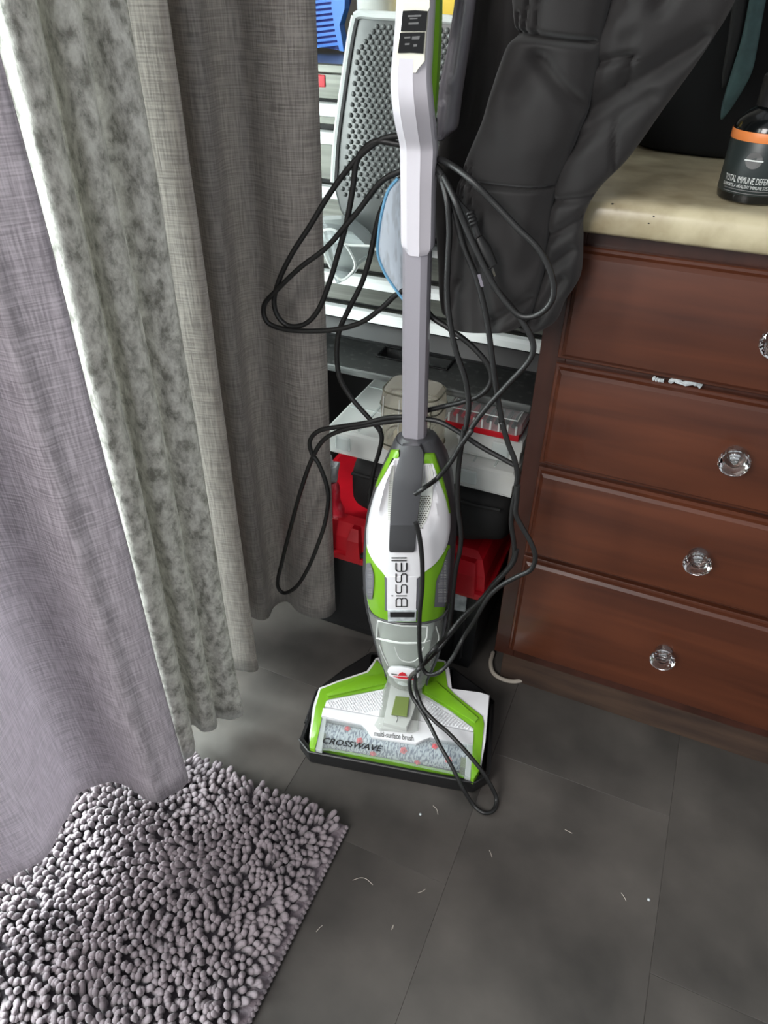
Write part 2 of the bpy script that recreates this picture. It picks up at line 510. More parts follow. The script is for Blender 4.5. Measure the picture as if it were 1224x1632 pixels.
bm = new_bm()
prof = [(0.62, 0.872), (-0.022, 0.872), (-0.026, 0.876), (-0.0275, 0.886), (-0.0265, 0.899), (-0.022, 0.907), (-0.013, 0.9105), (0.0, 0.911), (0.62, 0.911)]
loft(bm, [[(u, y, z - 0.872) for y, z in prof] for u in (-0.012, 1.15)])
counter = obj('countertop', bm, m_counter, smooth=True, angle=50)
counter.location = C(0, 0, 0.872); counter.rotation_euler = (0, 0, YAW)
tag(counter, 'beige stone look laminate countertop over the drawer cabinet', 'countertop')
# scuffs in the front of the worktop
for px, py, s in ((1042, 345, 0.0009), (1034, 356, 0.0009), (976, 325, 0.0012)):
    p = uv(at_z(px, py, 0.911))
    bm = new_bm(); box(bm, (p.x - s, p.y - s * 2, 0.0388), (p.x + s, p.y + s * 2, 0.0392)); obj('scuff_mark', bm, m_black, counter, smooth=False)

wc = cab_root('wall_cabinet', 0.0, 0.34, 1.46, label='cherry wood wall cabinet hanging above the countertop, out of frame', cat='cabinet')
bm = new_bm(); box(bm, (0, 0, 0), (1.1, 0.318, 0.7), 0.002); obj('carcass', bm, m_wood_dark, wc, smooth=False)
for u0 in (0.02, 0.56):
    bm = new_bm(); box(bm, (u0, -0.02, 0.02), (u0 + 0.52, -0.0005, 0.68), 0.004); obj('cabinet_door', bm, m_wood, wc, smooth=False)

# ------------------------------------------------------------------ tool chest on a dusty black bench
BU0, BU1 = -0.735, -0.014
bench = cab_root('utility_bench', 0, 0, 0, label='dusty black plastic bench under the steel tool chest', cat='bench')
ru0, ru1, rv0, rv1 = -0.302, -0.178, 0.142, 0.180
bm = new_bm()
zb0, zb1 = 0.566, 0.577
for a, b in (((BU0, 0.082, zb0), (BU1, rv0, zb1)), ((BU0, rv1, zb0), (BU1, 0.64, zb1)), ((BU0, rv0, zb0), (ru0, rv1, zb1)), ((ru1, rv0, zb0), (BU1, rv1, zb1)), ((ru0 - .004, rv0 - .004, zb0 - .022), (ru1 + .004, rv1 + .004, zb0 - .016)), ((ru0 - .004, rv0 - .004, zb0 - .016), (ru0, rv1 + .004, zb0)), ((ru1, rv0 - .004, zb0 - .016), (ru1 + .004, rv1 + .004, zb0)), ((ru0, rv1, zb0 - .016), (ru1, rv1 + .004, zb0))):
    box(bm, a, b)
obj('shelf', bm, m_dusty, bench, smooth=False)
bm = new_bm(); box(bm, (BU0, 0.077, zb0 - 0.001), (BU1, 0.083, zb1 + 0.0005), 0.002); obj('shelf_lip', bm, mat('pale_lip', (104, 108, 106), 0.4, rgb2=(60, 62, 62), scale=(12, 90, 90)), bench)  # lip paler than the shelf, mottled along its length
bm = new_bm(); e = 0.004
for a, b in (((ru0 - e, rv0 - e, zb1), (ru1 + e, rv0, zb1 + .003)), ((ru0 - e, rv1, zb1), (ru1 + e, rv1 + e, zb1 + .003)), ((ru0 - e, rv0, zb1), (ru0, rv1, zb1 + .003)), ((ru1, rv0, zb1), (ru1 + e, rv1, zb1 + .003))):
    box(bm, a, b, 0.001)
obj('grip_rim', bm, m_black_gloss, bench, smooth=False)
for u0 in (BU0, BU1 - 0.03):
    bm = new_bm(); box(bm, (u0, 0.30, 0), (u0 + 0.03, 0.64, zb0), 0.002); obj('side_panel', bm, m_box, bench, smooth=False)
bm = new_bm(); box(bm, (BU0 + .03, 0.62, 0.05), (BU1 - .03, 0.64, zb0), 0.002); obj('back_panel', bm, m_box, bench, smooth=False)

chest = cab_root('tool_chest', 0, 0, 0, label='stainless steel tool chest with wide drawers behind the vacuum', cat='tool chest')
bm = new_bm()
box(bm, (BU0 + .005, 0.218, 0.585), (BU1 - .004, 0.62, 0.99))
obj('body', bm, m_black, chest, smooth=False)
bm = new_bm()
loft(bm, [[(u, 0.62, 0.5775), (u, 0.186, 0.5775), (u, 0.185, 0.583), (u, 0.2, 0.608), (u, 0.2175, 0.614), (u, 0.62, 0.614)] for u in (BU0 + .005, BU1 - .004)])
obj('base_plinth', bm, m_box, chest, smooth=False)
bm = new_bm(); box(bm, (BU0, 0.195, 0.99), (BU1, 0.62, 1.003), 0.002); obj('lid', bm, m_steel, chest, smooth=False)
bm = new_bm(); box(bm, (BU0 + .005, 0.2, 0.956), (BU1 - .004, 0.217, 0.9895), 0.001); obj('top_panel', bm, m_steel, chest, smooth=False)
LIPS = [(0.952, 0.921), (0.913, 0.841), (0.833, 0.771), (0.763, 0.702), (0.694, 0.642), (0.634, 0.618)]
for zt, zlo in LIPS:
    bm = new_bm(); box(bm, (BU0 + .012, 0.2, zlo), (BU1 - .010, 0.217, zt - 0.002), 0.001)
    d = obj('drawer', bm, m_steel, chest, smooth=False)
    bm = new_bm()
    loft(bm, [[(u, 0.2005, zt), (u, 0.190, zt - 0.001), (u, 0.184, zt - 0.006), (u, 0.183, zt - 0.0165), (u, 0.186, zt - 0.018), (u, 0.2005, zt - 0.0175)] for u in (BU0 + .012, BU1 - .010)])
    obj('drawer_pull', bm, m_pull, d, smooth=True, angle=30, label='bright full width drawer pull')
bm = new_bm(); p = uv(at_v(513, 129, 0.2)); box(bm, (p.x - .018, 0.1985, p.z - .008), (p.x + .006, 0.2, p.z + .008), 0.001)
obj('badge', bm, m_emblem, chest, smooth=False, label='small red badge on the top panel')

# blue slotted plastic tray on the chest, cream tub and yellow sack beside it
bt = cab_root('slotted_tray', 0, 0, 0, label='bright blue slotted plastic tray standing on the tool chest', cat='tray')


def flat_v(pix, v, d, mat_, name, parent, bev=0.0, label=None):
    bm = new_bm(); prism(bm, [uv(at_v(x, y, v)) for x, y in pix], (0, d, 0), bev)
    return obj(name, bm, mat_, parent, smooth=False, label=label)


flat_v([(440, -160), (565, -160), (556, 0), (545, 40), (552, 82), (440, 64)], 0.337, 0.010, m_blueshade, 'back_plate', bt)
flat_v([(532, -60), (552, -60), (549, 14), (541, 40), (548, 82), (541, 81), (534, 50), (528, 10)], 0.318, 0.017, m_blue, 'side_rail', bt)
for k in range(13):
    y = 72 - k * 8.8; x1 = 541 - k * 0.9
    flat_v([(440, y + 12), (x1, y), (x1, y - 4.6), (440, y + 7)], 0.325, 0.012, m_blue, 'slat', bt)

# ------------------------------------------------------------------ dimpled rubber pad leaning on the chest
pad = empty('kneeling_pad', C(-0.2, 0.10, 0.577), YAW, label='black dimpled rubber pad leaning against the steel tool chest', cat='pad')
_pl = Vector((-0.2, 0.10, 0.577))
PADP, PADN = C(0, 0.152, 0.98), (VV - Vector((0, 0, 0.08))).normalized()


def padpt(px, py, off=0.0):
    return uv(hit(px, py, PADP - PADN * off, PADN)) - _pl


pad_out = [(560, 30), (570, 19), (588, 20), (690, 26), (742, 30), (752, 60), (745, 200), (722, 320), (680, 395), (650, 420), (600, 410), (560, 372), (540, 335), (528, 290), (532, 215), (545, 120)]
_n = uv(ORG + PADN); padn = Vector((PADN.dot(UU), PADN.dot(VV), PADN.z))
bm = new_bm(); prism(bm, [padpt(x, y) for x, y in pad_out], padn * 0.022, 0.006)
obj('pad_body', bm, m_rubber, pad, angle=60)
bm = new_bm()
edge = [(566, 26), (559, 60), (550, 120), (537, 215), (532, 290)]
tube(bm, [padpt(x, y, 0.0) for x, y in catmull(edge, 30)], 0.0055, 8)
tube(bm, [padpt(x, y, 0.0) for x, y in catmull([(566, 26), (576, 22), (600, 24), (690, 29), (735, 33)], 20)], 0.0055, 8)
obj('pad_rim', bm, m_rubberedge, pad, label='pad edge with its highlight in the colour')
bm = new_bm()
for j in range(34):
    for i in range(22):
        px = 560 + i * 10.2 + (j % 2) * 5.1 - j * 0.95
        py = 40 + j * 8.4 + i * 0.6
        if px < 566 - (py - 30) * 0.11 + 8 or px > 735 - max(0, py - 200) * 0.2 or py > 315: continue
        if (px - 560) + (py - 20) < 62: continue
        c = padpt(px, py, 0.0)
        b, d = Vector((1, 0, 0)), padn
        w = d.cross(b)
        rings = [[c - d * h + (b * math.cos(k * math.pi / 3) + w * math.sin(k * math.pi / 3)) * r for k in range(6)] for r, h in ((0.0038, -0.0005), (0.003, 0.0016), (0.0012, 0.0026))]
        loft(bm, rings)
obj('dimples', bm, m_rubber, pad, kind='stuff', label='rows of small raised nubs')

# clear bulged plastic wrapper below the pad
wr = empty('plastic_shell', C(-0.33, 0.12, 0.70), YAW, label='clear curved plastic shell hanging under the dimpled pad', cat='packaging')
_o = Vector((-0.33, 0.12, 0.70))
rows = [(345, 503, 560), (365, 507, 585), (385, 512, 600), (405, 516, 600), (420, 525, 575), (435, 533, 566), (445, 541, 552)]
bm = new_bm(); rings = []
for py, xl, xr in rows:
    a, b = uv(at_v(xl, py, 0.12)) - _o, uv(at_v(xr, py, 0.12)) - _o
    c, hw = (a + b) / 2, (b - a) / 2
    rings.append([c + hw * math.cos(t) + Vector((0, -0.022 * math.sin(t) * (1 if math.sin(t) > 0 else 0.3), 0)) for t in [k * 2 * math.pi / 20 for k in range(20)]])
loft(bm, rings); obj('shell', bm, m_shell, wr)
bm = new_bm(); tube(bm, [uv(at_v(x, y, 0.095)) - _o for x, y in catmull([(508, 372), (520, 366), (535, 368), (547, 385), (560, 405), (566, 425), (552, 443), (541, 445), (528, 428), (516, 400), (508, 372)], 40)], 0.0022, 6)
tube(bm, [uv(at_v(x, y, 0.095)) - _o for x, y in catmull([(547, 388), (560, 391), (590, 392), (600, 398)], 14)], 0.002, 6)
obj('shell_edge', bm, m_milky, wr)
# ------------------------------------------------------------------ tool box on the floor
tb = cab_root('toolbox', -0.04, 0.02, 0, label='large black toolbox with red lid on the floor behind the vacuum', cat='toolbox')
TBW = 0.40
bm = new_bm()
loft(bm, [[(-TBW + i, i * .6, z), (-i, i * .6, z), (-i, 0.26 - i, z), (-TBW + i, 0.26 - i, z)] for i, z in ((0.012, 0.002), (0.008, 0.02), (0.0, 0.21), (0.0, 0.225))])
obj('body', bm, m_box, tb, smooth=False)
for u0 in (-0.36, -0.2, -0.045):
    bm = new_bm(); box(bm, (u0, -0.004, 0.03), (u0 + 0.02, 0.01, 0.21), 0.003)
    obj('rib', bm, m_box, tb, smooth=False)
bm = new_bm(); box(bm, (-TBW - .012, -0.018, 0.214), (0.012, 0.27, 0.228), 0.003, 2); obj('lid_flange', bm, m_red, tb)
bm = new_bm()
loft(bm, [[(-TBW - .008 + i, -0.012 + i, z), (0.008 - i, -0.012 + i, z), (0.008 - i, 0.266 - i, z), (-TBW - .008 + i, 0.266 - i, z)] for i, z in ((0.004, 0.229), (0.006, 0.262), (0.016, 0.29), (0.03, 0.298))])
obj('lid', bm, m_red, tb, smooth=False)
for u0, w in ((-0.07, 0.06), (-0.265, 0.03), (-0.39, 0.06)):
    bm = new_bm()
    loft(bm, [[(u0 + i, -0.02 + j, z), (u0 + w - i, -0.02 + j, z), (u0 + w - i, 0.02, z), (u0 + i, 0.02, z)] for i, j, z in ((0.0, 0.0, 0.222), (0.003, 0.001, 0.268), (0.008, 0.012, 0.29))])
    obj('latch', bm, m_red, tb, smooth=False)
bm = new_bm(); box(bm, (-0.250, -0.016, 0.231), (-0.10, -0.005, 0.239)); obj('handle_slot', bm, m_black, tb, smooth=False)
bm = new_bm()
prism(bm, [uv(at_v(x, y, 0.004)) - Vector((-0.04, 0.02, 0)) for x, y in ((726, 938), (736, 941), (741, 936), (744, 946), (741, 975), (724, 972))], (0, 0.004, 0))
obj('torn_label', bm, m_foam, tb, smooth=False, label='torn clear sticker on the toolbox front')


def pillow(bm, rows, v0, d, o=Vector((0, 0, 0)), n=24, sub=5, pinch=(), ruf=0.0, seed=0, power=0.75, folds=()):
    """soft closed form: per photo row a left and right edge on the plane v0, half-thickness d"""
    R = catmull([(r[0], r[1], r[2], (r[3] if len(r) > 3 else 0.0)) for r in rows], (len(rows) - 1) * sub + 1)
    rings = []
    for k, (py, xl, xr, dv) in enumerate(R):
        a, b = uv(at_v(xl, py, v0 + dv)) - o, uv(at_v(xr, py, v0 + dv)) - o
        c, hw = (a + b) / 2, (b - a) / 2
        dd = d
        if k == 0 or k == len(R) - 1: dd *= 0.35
        elif k == 1 or k == len(R) - 2: dd *= 0.75
        for pp, ww, amt in pinch: dd *= 1 - amt * math.exp(-((py - pp) / ww) ** 2)
        ring = []
        for i in range(n):
            t = 2 * math.pi * i / n
            ct, st = math.cos(t), math.sin(t)
            dep = dd * math.copysign(abs(st) ** power, st)
            fx = math.copysign(abs(ct) ** 0.85, ct)
            if st > 0:
                qx = (xl + xr) / 2 + (xr - xl) / 2 * fx
                for ax_, ay_, bx_, by_, wd, am in folds:
                    dx, dy = bx_ - ax_, by_ - ay_
                    f = max(0, min(1, ((qx - ax_) * dx + (py - ay_) * dy) / (dx * dx + dy * dy)))
                    dist = math.hypot(qx - ax_ - f * dx, py - ay_ - f * dy)
                    dep -= am * math.exp(-(dist / wd) ** 2) * min(1, st * 2)
            p = c + hw * fx + Vector((0, -dep, 0))
            if ruf:
                w = noise.noise(Vector((p.x * 14 + seed, p.z * 5, seed * 1.7))) + 0.5 * noise.noise(Vector((p.x * 38, p.z * 12 + seed, 3.1)))
                p = p + Vector((0, -w * ruf * abs(st), 0))
            ring.append(p)
        rings.append(ring)
    loft(bm, rings)


# black soft bag on the tool box, wrapper beside it
_o = Vector((-0.15, 0.05, 0.30))
bag = cab_root('soft_bag', *_o, label='black soft nylon bag lying on the red toolbox lid', cat='bag')
bm = new_bm(); rings = []
prof_u = [(-0.168, 0.55), (-0.160, 0.8), (-0.145, 0.95), (-0.10, 1.0), (-0.04, 1.02), (0.03, 1.0), (0.09, 0.98), (0.125, 0.85), (0.134, 0.6)]
for u, s in catmull(prof_u, 40):
    ring = []
    for k in range(28):
        t = 2 * math.pi * k / 28
        y = 0.09 + 0.115 * s * math.copysign(abs(math.cos(t)) ** 0.6, math.cos(t))
        z = 0.066 + 0.064 * s * math.copysign(abs(math.sin(t)) ** 0.65, math.sin(t))
        w = noise.noise(Vector((u * 22, y * 18, z * 18))) * 0.005
        ring.append((u, y + w, max(0.0, z + (w if 0.01 < z < 0.12 else 0))))
    rings.append(ring)
loft(bm, rings); obj('bag_body', bm, m_bag, bag, angle=60)
bm = new_bm(); tube(bm, [(u, -0.024 + 0.002 * math.sin(u * 60), 0.104) for u in np.linspace(-0.15, 0.12, 30)], 0.0035, 6); obj('bag_seam', bm, m_bag, bag)
rw = empty('red_wrapper', C(-0.335, 0.02, 0.30), YAW, label='crumpled red and clear plastic wrapper between curtain and black bag', cat='wrapper')
_w = Vector((-0.335, 0.02, 0.30))
bm = new_bm(); pillow(bm, [(768, 514, 538), (785, 518, 540), (800, 524, 540), (812, 527, 545), (823, 530, 548)], 0.02, 0.016, _w, 16, 4, ruf=0.01, seed=4); obj('film', bm, m_redfilm, rw)
bm = new_bm(); pillow(bm, [(737, 508, 541), (745, 512, 540), (757, 517, 537), (768, 520, 537)], 0.02, 0.014, _w, 14, 4, ruf=0.012, seed=9); obj('film_top', bm, m_foam, rw, label='clear crinkled top of the wrapper')
bm = new_bm(); tube(bm, [uv(at_v(x, y, 0.01)) - _w for x, y in catmull([(531, 742), (529, 735), (527, 726)], 8)], [0.003] * 4 + [0.002] * 4, 6); obj('film_tail', bm, m_foam, rw)

# clear organizer cases on the bag


def organizer(name, u0, u1, v0, v1, z0, z1, label, divs, latch):
    t = cab_root(name, (u0 + u1) / 2, v0, z0, label=label, cat='organizer')
    w, dp, h = (u1 - u0) / 2, v1 - v0, z1 - z0
    bm = new_bm(); th = 0.003
    for a, b in (((-w, 0, 0), (w, dp, th)), ((-w, 0, th), (w, th, h * .55)), ((-w, dp - th, th), (w, dp, h * .55)), ((-w, th, th), (-w + th, dp - th, h * .55)), ((w - th, th, th), (w, dp - th, h * .55))):
        box(bm, a, b, 0.0006)
    obj('tray_base', bm, m_milky, t, smooth=False)
    for k in range(1, divs):
        bm = new_bm(); x = -w + 2 * w * k / divs; box(bm, (x - .001, th, th), (x + .001, dp - th, h * .5)); obj('divider', bm, m_milky, t, smooth=False)
    bm = new_bm()
    loft(bm, [[(-w - .002 + i, -.002 + i, z), (w + .002 - i, -.002 + i, z), (w + .002 - i, dp + .002 - i, z), (-w - .002 + i, dp + .002 - i, z)] for i, z in ((0, h * .56), (0, h * .93), (.005, h))])
    obj('case_lid', bm, m_milky, t, smooth=False)
    bm = new_bm()
    for k in range(1, divs):
        x = -w + 2 * w * k / divs; box(bm, (x - .0015, .01, h), (x + .0015, dp - .01, h + .0015))
    for y in (dp * .35, dp * .7): box(bm, (-w + .006, y - .0015, h), (w - .006, y + .0015, h + .0015))
    obj('lid_ribs', bm, m_clear, t, smooth=False)
    for x in latch:
        bm = new_bm(); box(bm, (x - .014, -.007, h * .25), (x + .014, -.001, h * .8), .002); obj('latch', bm, m_clear, t, smooth=False)
    rng = random.Random(len(name) + divs)
    pal = [m_yellow, m_foam, m_meshgrey, m_cream, m_blue, m_foam]
    for k in range(divs):
        xc = -w + 2 * w * (k + .5) / divs
        for q in range(3):
            bm = new_bm(); y = dp * (0.12 + 0.26 * q); s = rng.uniform(.008, .014)
            box(bm, (xc - s, y, th), (xc + s, y + s * 2.2, th + rng.uniform(.008, .018)), .002)
            obj('stored_packet', bm, pal[rng.randrange(6)], t, smooth=False)
    return t


organizer('organizer_case', -0.352, -0.128, 0.035, 0.275, 0.432, 0.480, 'wide clear organizer case on the black bag, left of the vacuum', 4, (-0.08, 0.03))
organizer('organizer_case', -0.122, -0.016, 0.03, 0.27, 0.432, 0.478, 'narrow clear organizer case between the vacuum and the wooden cabinet', 3, (-0.02,))
organizer('organizer_case', -0.120, -0.016, 0.055, 0.265, 0.480, 0.527, 'cloudy clear organizer case stacked under the red drill bit case', 2, (0.02,))
# red drill bit case with clear lid
dc = cab_root('bit_case', -0.080, 0.046, 0.5275, label='red drill bit case with a clear ribbed lid under the bench', cat='case')
bm = new_bm(); box(bm, (-0.062, 0, 0), (0.060, 0.075, 0.013), 0.002, 2); obj('case_base', bm, m_red, dc, angle=40)
bm = new_bm()
loft(bm, [[(-0.063 + i, i, z), (-0.055 + i, -.004 + i, z), (0.055 - i, -.004 + i, z), (0.062 - i, i + .004, z), (0.062 - i, 0.078 - i, z), (-0.063 + i, 0.078 - i, z)] for i, z in ((0, 0.0135), (0.001, 0.030), (0.006, 0.0345))])
obj('clear_lid', bm, m_window, dc, smooth=False)
for k in range(9):
    bm = new_bm(); x = -0.056 + k * 0.0137; box(bm, (x, -.0062, 0.015), (x + .003, -.0042, 0.030), .0005); obj('lid_rib', bm, m_milky, dc, smooth=False)
bm = new_bm(); e_ = [(-.056, .004, .0352), (.054, .004, .0352), (.055, .07, .0352), (-.056, .07, .0352), (-.056, .004, .0352)]
tube(bm, [tuple(a[q] + (b[q] - a[q]) * f for q in range(3)) for a, b in zip(e_, e_[1:]) for f in (0, .05, .5, .95)], .001, 5); obj('lid_edge', bm, m_milky, dc)
for k in range(8):
    bm = new_bm(); x = -0.05 + k * 0.0138; tube(bm, [(x, .012, .019), (x, .05, .019), (x, .06, .019)], [.0036, .0036, .0015], 8); obj('drill_bit', bm, m_black if k > 3 else m_redtuft, dc)
# smoky clear case standing between the organizers
jc = cab_root('clear_case', -0.194, 0.004, 0.4805, label='smoky clear plastic case standing right behind the vacuum pole', cat='case')


def sq(t, a, b): return a * math.copysign(abs(math.cos(t)) ** .45, math.cos(t)), b * math.copysign(abs(math.sin(t)) ** .5, math.sin(t))


bm = new_bm()
loft(bm, [[(sq(t, .05, .034)[0] * q, 0.035 + sq(t, .05, .034)[1] * q, z) for t in [k * 2 * math.pi / 32 for k in range(32)]] for q, z in ((.94, 0), (1, .006), (1, .088), (.95, .104), (.84, .112), (.7, .114))])
obj('case_shell', bm, m_smoky, jc)
for zz, w_ in ((0.012, 1), (0.082, 1), (.106, .93)):
    bm = new_bm(); tube(bm, [(sq(t, .0508, .0348)[0] * w_, 0.035 + sq(t, .0508, .0348)[1] * w_, zz) for t in np.linspace(0, 2 * math.pi, 41)], .0014, 6)
    obj('case_band', bm, m_darkpart, jc)
for x in (-.04, -.012, .02, .042):
    bm = new_bm(); tube(bm, [(x, .0, .01), (x, -.0005, .05), (x * .97, .0015, .1)], .0011, 5); obj('case_rib', bm, m_darkpart if x > .0 else m_milky, jc)
bm = new_bm(); box(bm, (-.03, .02, .002), (.03, .05, .03), .004); obj('case_contents', bm, m_cream, jc, smooth=False)
# ------------------------------------------------------------------ upright floor cleaner
VT = math.radians(-14)
VO = Vector((0.056, 0.87, 0.0))
VX = Vector((math.cos(VT), math.sin(VT), 0)); VY = Vector((-math.sin(VT), math.cos(VT), 0))
vac = empty('upright_vacuum', VO, VT, label='white and lime green upright vacuum standing in its black tray', cat='vacuum')


def loc(p):
    d = p - VO
    return Vector((d.dot(VX), d.dot(VY), d.z))


def vl(px, py, y=0.0):
    return loc(hit(px, py, VO + VY * y, VY))


BODY = [(692, 640, 694), (705, 630, 703), (720, 622, 712), (740, 613, 718), (760, 606, 722), (790, 595, 725), (820, 587, 727), (850, 583, 727), (880, 581, 725), (910, 580, 723),
        (940, 581, 720), (975, 586, 714), (1000, 592, 710), (1030, 600, 702), (1055, 608, 692), (1072, 616, 684)]
_bz = []
for py, xl, xr in BODY:
    a, b = vl(xl, py), vl(xr, py)
    _bz.append(((a.z + b.z) / 2, (a.x + b.x) / 2, (b.x - a.x) / 2))
_bz.sort()
_Z = [q[0] for q in _bz]; _CX = [q[1] for q in _bz]; _A = [q[2] for q in _bz]
ZTOP, ZBOT = _Z[-1], _Z[0]


def bc(z): return float(np.interp(z, _Z, _CX))
def ba(z): return float(np.interp(z, _Z, _A))
def bf(z): return float(np.interp((z - ZBOT) / (ZTOP - ZBOT), [0, .2, .45, .7, .9, 1], [.036, .050, .058, .056, .040, .024]))


ZD0, ZD1 = vl(660, 850, -.05).z, vl(660, 735, -.04).z


def yf(x, z, dent=True):
    s = min(abs((x - bc(z)) / ba(z)), 0.998)
    y = -bf(z) * (1 - s ** 2.2) ** 0.5
    if dent:
        q = (z - (ZD0 + ZD1) / 2) / ((ZD1 - ZD0) / 2)
        if abs(q) < 1 and s < .66:
            y += 0.02 * (1 - q * q) * (1 - (s / .66) ** 2) ** .5
    return y


def shit(px, py, off=0.0, dent=True):
    y = -0.045
    for _ in range(14):
        p = vl(px, py, y)
        y = 0.5 * y + 0.5 * (yf(p.x, p.z, dent) - off)
    p = vl(px, py, y)
    return p


def skin(name, rows, off, th, material, dent=True, nc=14, sub=4, label=None, parent=None, smoothrows=True, kind=None):
    R = catmull(rows, (len(rows) - 1) * sub + 1) if smoothrows else np.array(rows, float)
    top = [[shit(xl + (xr - xl) * i / nc, py, off, dent) for i in range(nc + 1)] for py, xl, xr in R]
    bm = new_bm()
    V = [[bm.verts.new(p) for p in r] for r in top]
    B = [[bm.verts.new(p + Vector((0, th, 0))) for p in r] for r in top]
    for G in (V, B):
        for a, b in zip(G, G[1:]):
            for i in range(nc): bm.faces.new((a[i], a[i + 1], b[i + 1], b[i]))
    m_, n_ = len(V), nc
    loop = [(0, i) for i in range(n_)] + [(j, n_) for j in range(m_ - 1)] + [(m_ - 1, i) for i in range(n_, 0, -1)] + [(j, 0) for j in range(m_ - 1, 0, -1)]
    for q, (j, i) in enumerate(loop):
        j2, i2 = loop[(q + 1) % len(loop)]
        bm.faces.new((V[j][i], V[j2][i2], B[j2][i2], B[j][i]))
    return obj(name, bm, material, parent or vac, angle=45, label=label, kind=kind)


def c4(pts):  # (y, left, right) rows read on a x3.709 enlargement with corner (540, 640)
    return [(640 + y / 3.709, 540 + l / 3.709, 540 + r / 3.709) for y, l, r in pts]


# charcoal housing
ztank = vl(650, 980, -.05).z
bm = new_bm(); rings = []
for z in np.linspace(ztank + .004, ZTOP, 40):
    ring = []
    for k in range(48):
        t = 2 * math.pi * k / 48
        x = bc(z) + ba(z) * math.cos(t)
        if math.sin(t) <= 0: y = yf(x, z)
        else: y = 0.048 * min(1, ba(z) / .055) * abs(math.sin(t)) ** .7
        ring.append((x, y, z))
    rings.append(ring)
loft(bm, rings); obj('housing', bm, m_char, vac, angle=60, label='charcoal plastic housing')
# spine behind the tank
bm = new_bm(); rings = []
for z in np.linspace(ZBOT - .01, ztank + .004, 14):
    a = ba(z)
    rings.append([(bc(z) + a * x, y, z) for x, y in ((-1, -.012), (-.94, -.012), (-.86, .0), (.86, .0), (.94, -.012), (1, -.012), (1.0, .02), (.7, .044), (-.7, .044), (-1.0, .02))])
loft(bm, rings); obj('rear_spine', bm, m_char, vac, angle=40)
# green lower shell, white front shell, trims
skin('green_shell', c4([(852, 163, 655), (900, 160, 660), (960, 160, 655), (1050, 160, 650), (1150, 165, 640), (1230, 185, 628), (1262, 200, 615), (1292, 240, 590), (1302, 285, 540)]), .002, .004, m_green)
skin('white_shell', c4([(330, 330, 540), (350, 320, 550), (420, 270, 575), (480, 235, 602), (580, 200, 638), (680, 176, 656), (770, 163, 655), (850, 165, 640), (900, 180, 614), (960, 215, 568), (1010, 258, 505), (1045, 283, 466)]), .0045, .005, m_white, nc=26)
skin('front_panel', c4([(1035, 276, 470), (1048, 285, 460), (1100, 285, 459), (1180, 285, 457), (1232, 285, 456)]), .0055, .004, m_white)
skin('panel_border', c4([(1040, 268, 480), (1060, 271, 478), (1150, 272, 476), (1236, 272, 474)]), .0036, .003, m_meshgrey)
skin('green_trim', c4([(292, 305, 352), (318, 296, 355), (335, 292, 350)]), .006, .004, m_green, nc=8)
skin('green_trim', c4([(335, 288, 316), (400, 255, 284), (450, 232, 256), (505, 214, 226)]), .006, .004, m_green, nc=6)
skin('green_trim', c4([(312, 508, 562), (340, 504, 574), (366, 505, 580)]), .006, .004, m_green, nc=8)
skin('green_trim', c4([(366, 556, 582), (420, 576, 602), (500, 606, 624), (580, 634, 644), (660, 652, 658)]), .006, .004, m_green, nc=6)
skin('side_grille', c4([(960, 163, 186), (1000, 158, 200), (1040, 157, 206), (1100, 159, 204), (1150, 166, 199), (1168, 170, 196)]), .0038, .003, m_meshgrey, nc=8)
skin('side_grille', c4([(872, 650, 659), (920, 632, 660), (1000, 605, 658), (1050, 580, 654), (1080, 575, 650), (1160, 568, 640), (1215, 564, 628)]), .0038, .003, m_meshgrey, nc=8)
for lo in ((172, 198, 985, 1150), (590, 640, 940, 1190)):
    bm = new_bm()
    for y in np.arange(lo[2], lo[3], 9):
        for x in np.arange(lo[0], lo[1], 7):
            if lo[0] > 400 and x < 632 - (y - 920) * .28: continue
            p = shit(540 + x / 3.709, 640 + y / 3.709, .004)
            lathe(bm, [(.0005, 0), (.0004, .0003)], 5, (Vector((1, 0, 0)), Vector((0, 0, 1)), Vector((0, -1, 0))), p)
    obj('grille_dots', bm, m_white_vent, vac, kind='stuff')
# recess vents
skin('vent_panel', c4([(368, 472, 542), (420, 470, 556), (500, 466, 556), (600, 460, 548), (690, 456, 522), (745, 456, 492)]), .0062, .003, m_white_vent, nc=10)
skin('vent_panel', c4([(380, 312, 332), (480, 298, 320), (580, 290, 312), (660, 288, 306), (715, 292, 303)]), .0062, .003, m_white_vent, nc=6)
bm = new_bm()
for j in range(16):
    for i in range(6):
        y = 560 + j * 12.5; x = 462 + i * 14 + (j % 2) * 7 - j * .3
        if x > 546 - (y - 600) * .36 or x < 458: continue
        p = shit(540 + x / 3.709, 640 + y / 3.709, .0064)
        lathe(bm, [(.0013, 0), (.0012, .0004)], 6, (Vector((1, 0, 0)), Vector((0, 0, 1)), Vector((0, -1, 0))), p)
for j in range(20):
    for i in range(2):
        y = 470 + j * 12; p = shit(540 + (300 + i * 9 - j * .3) / 3.709, 640 + y / 3.709, .0064)
        lathe(bm, [(.0007, 0), (.0006, .0004)], 6, (Vector((1, 0, 0)), Vector((0, 0, 1)), Vector((0, -1, 0))), p)
obj('vent_holes', bm, m_darkpart, vac, kind='stuff')
for k in range(4):
    x = 500 + k * 11
    bm = new_bm(); tube(bm, [shit(540 + (x + i * (k - 1) * 1.2) / 3.709, 640 + (375 + i * 18) / 3.709, .0065) for i in range(7)], .0008, 5); obj('vent_rib', bm, m_white, vac)
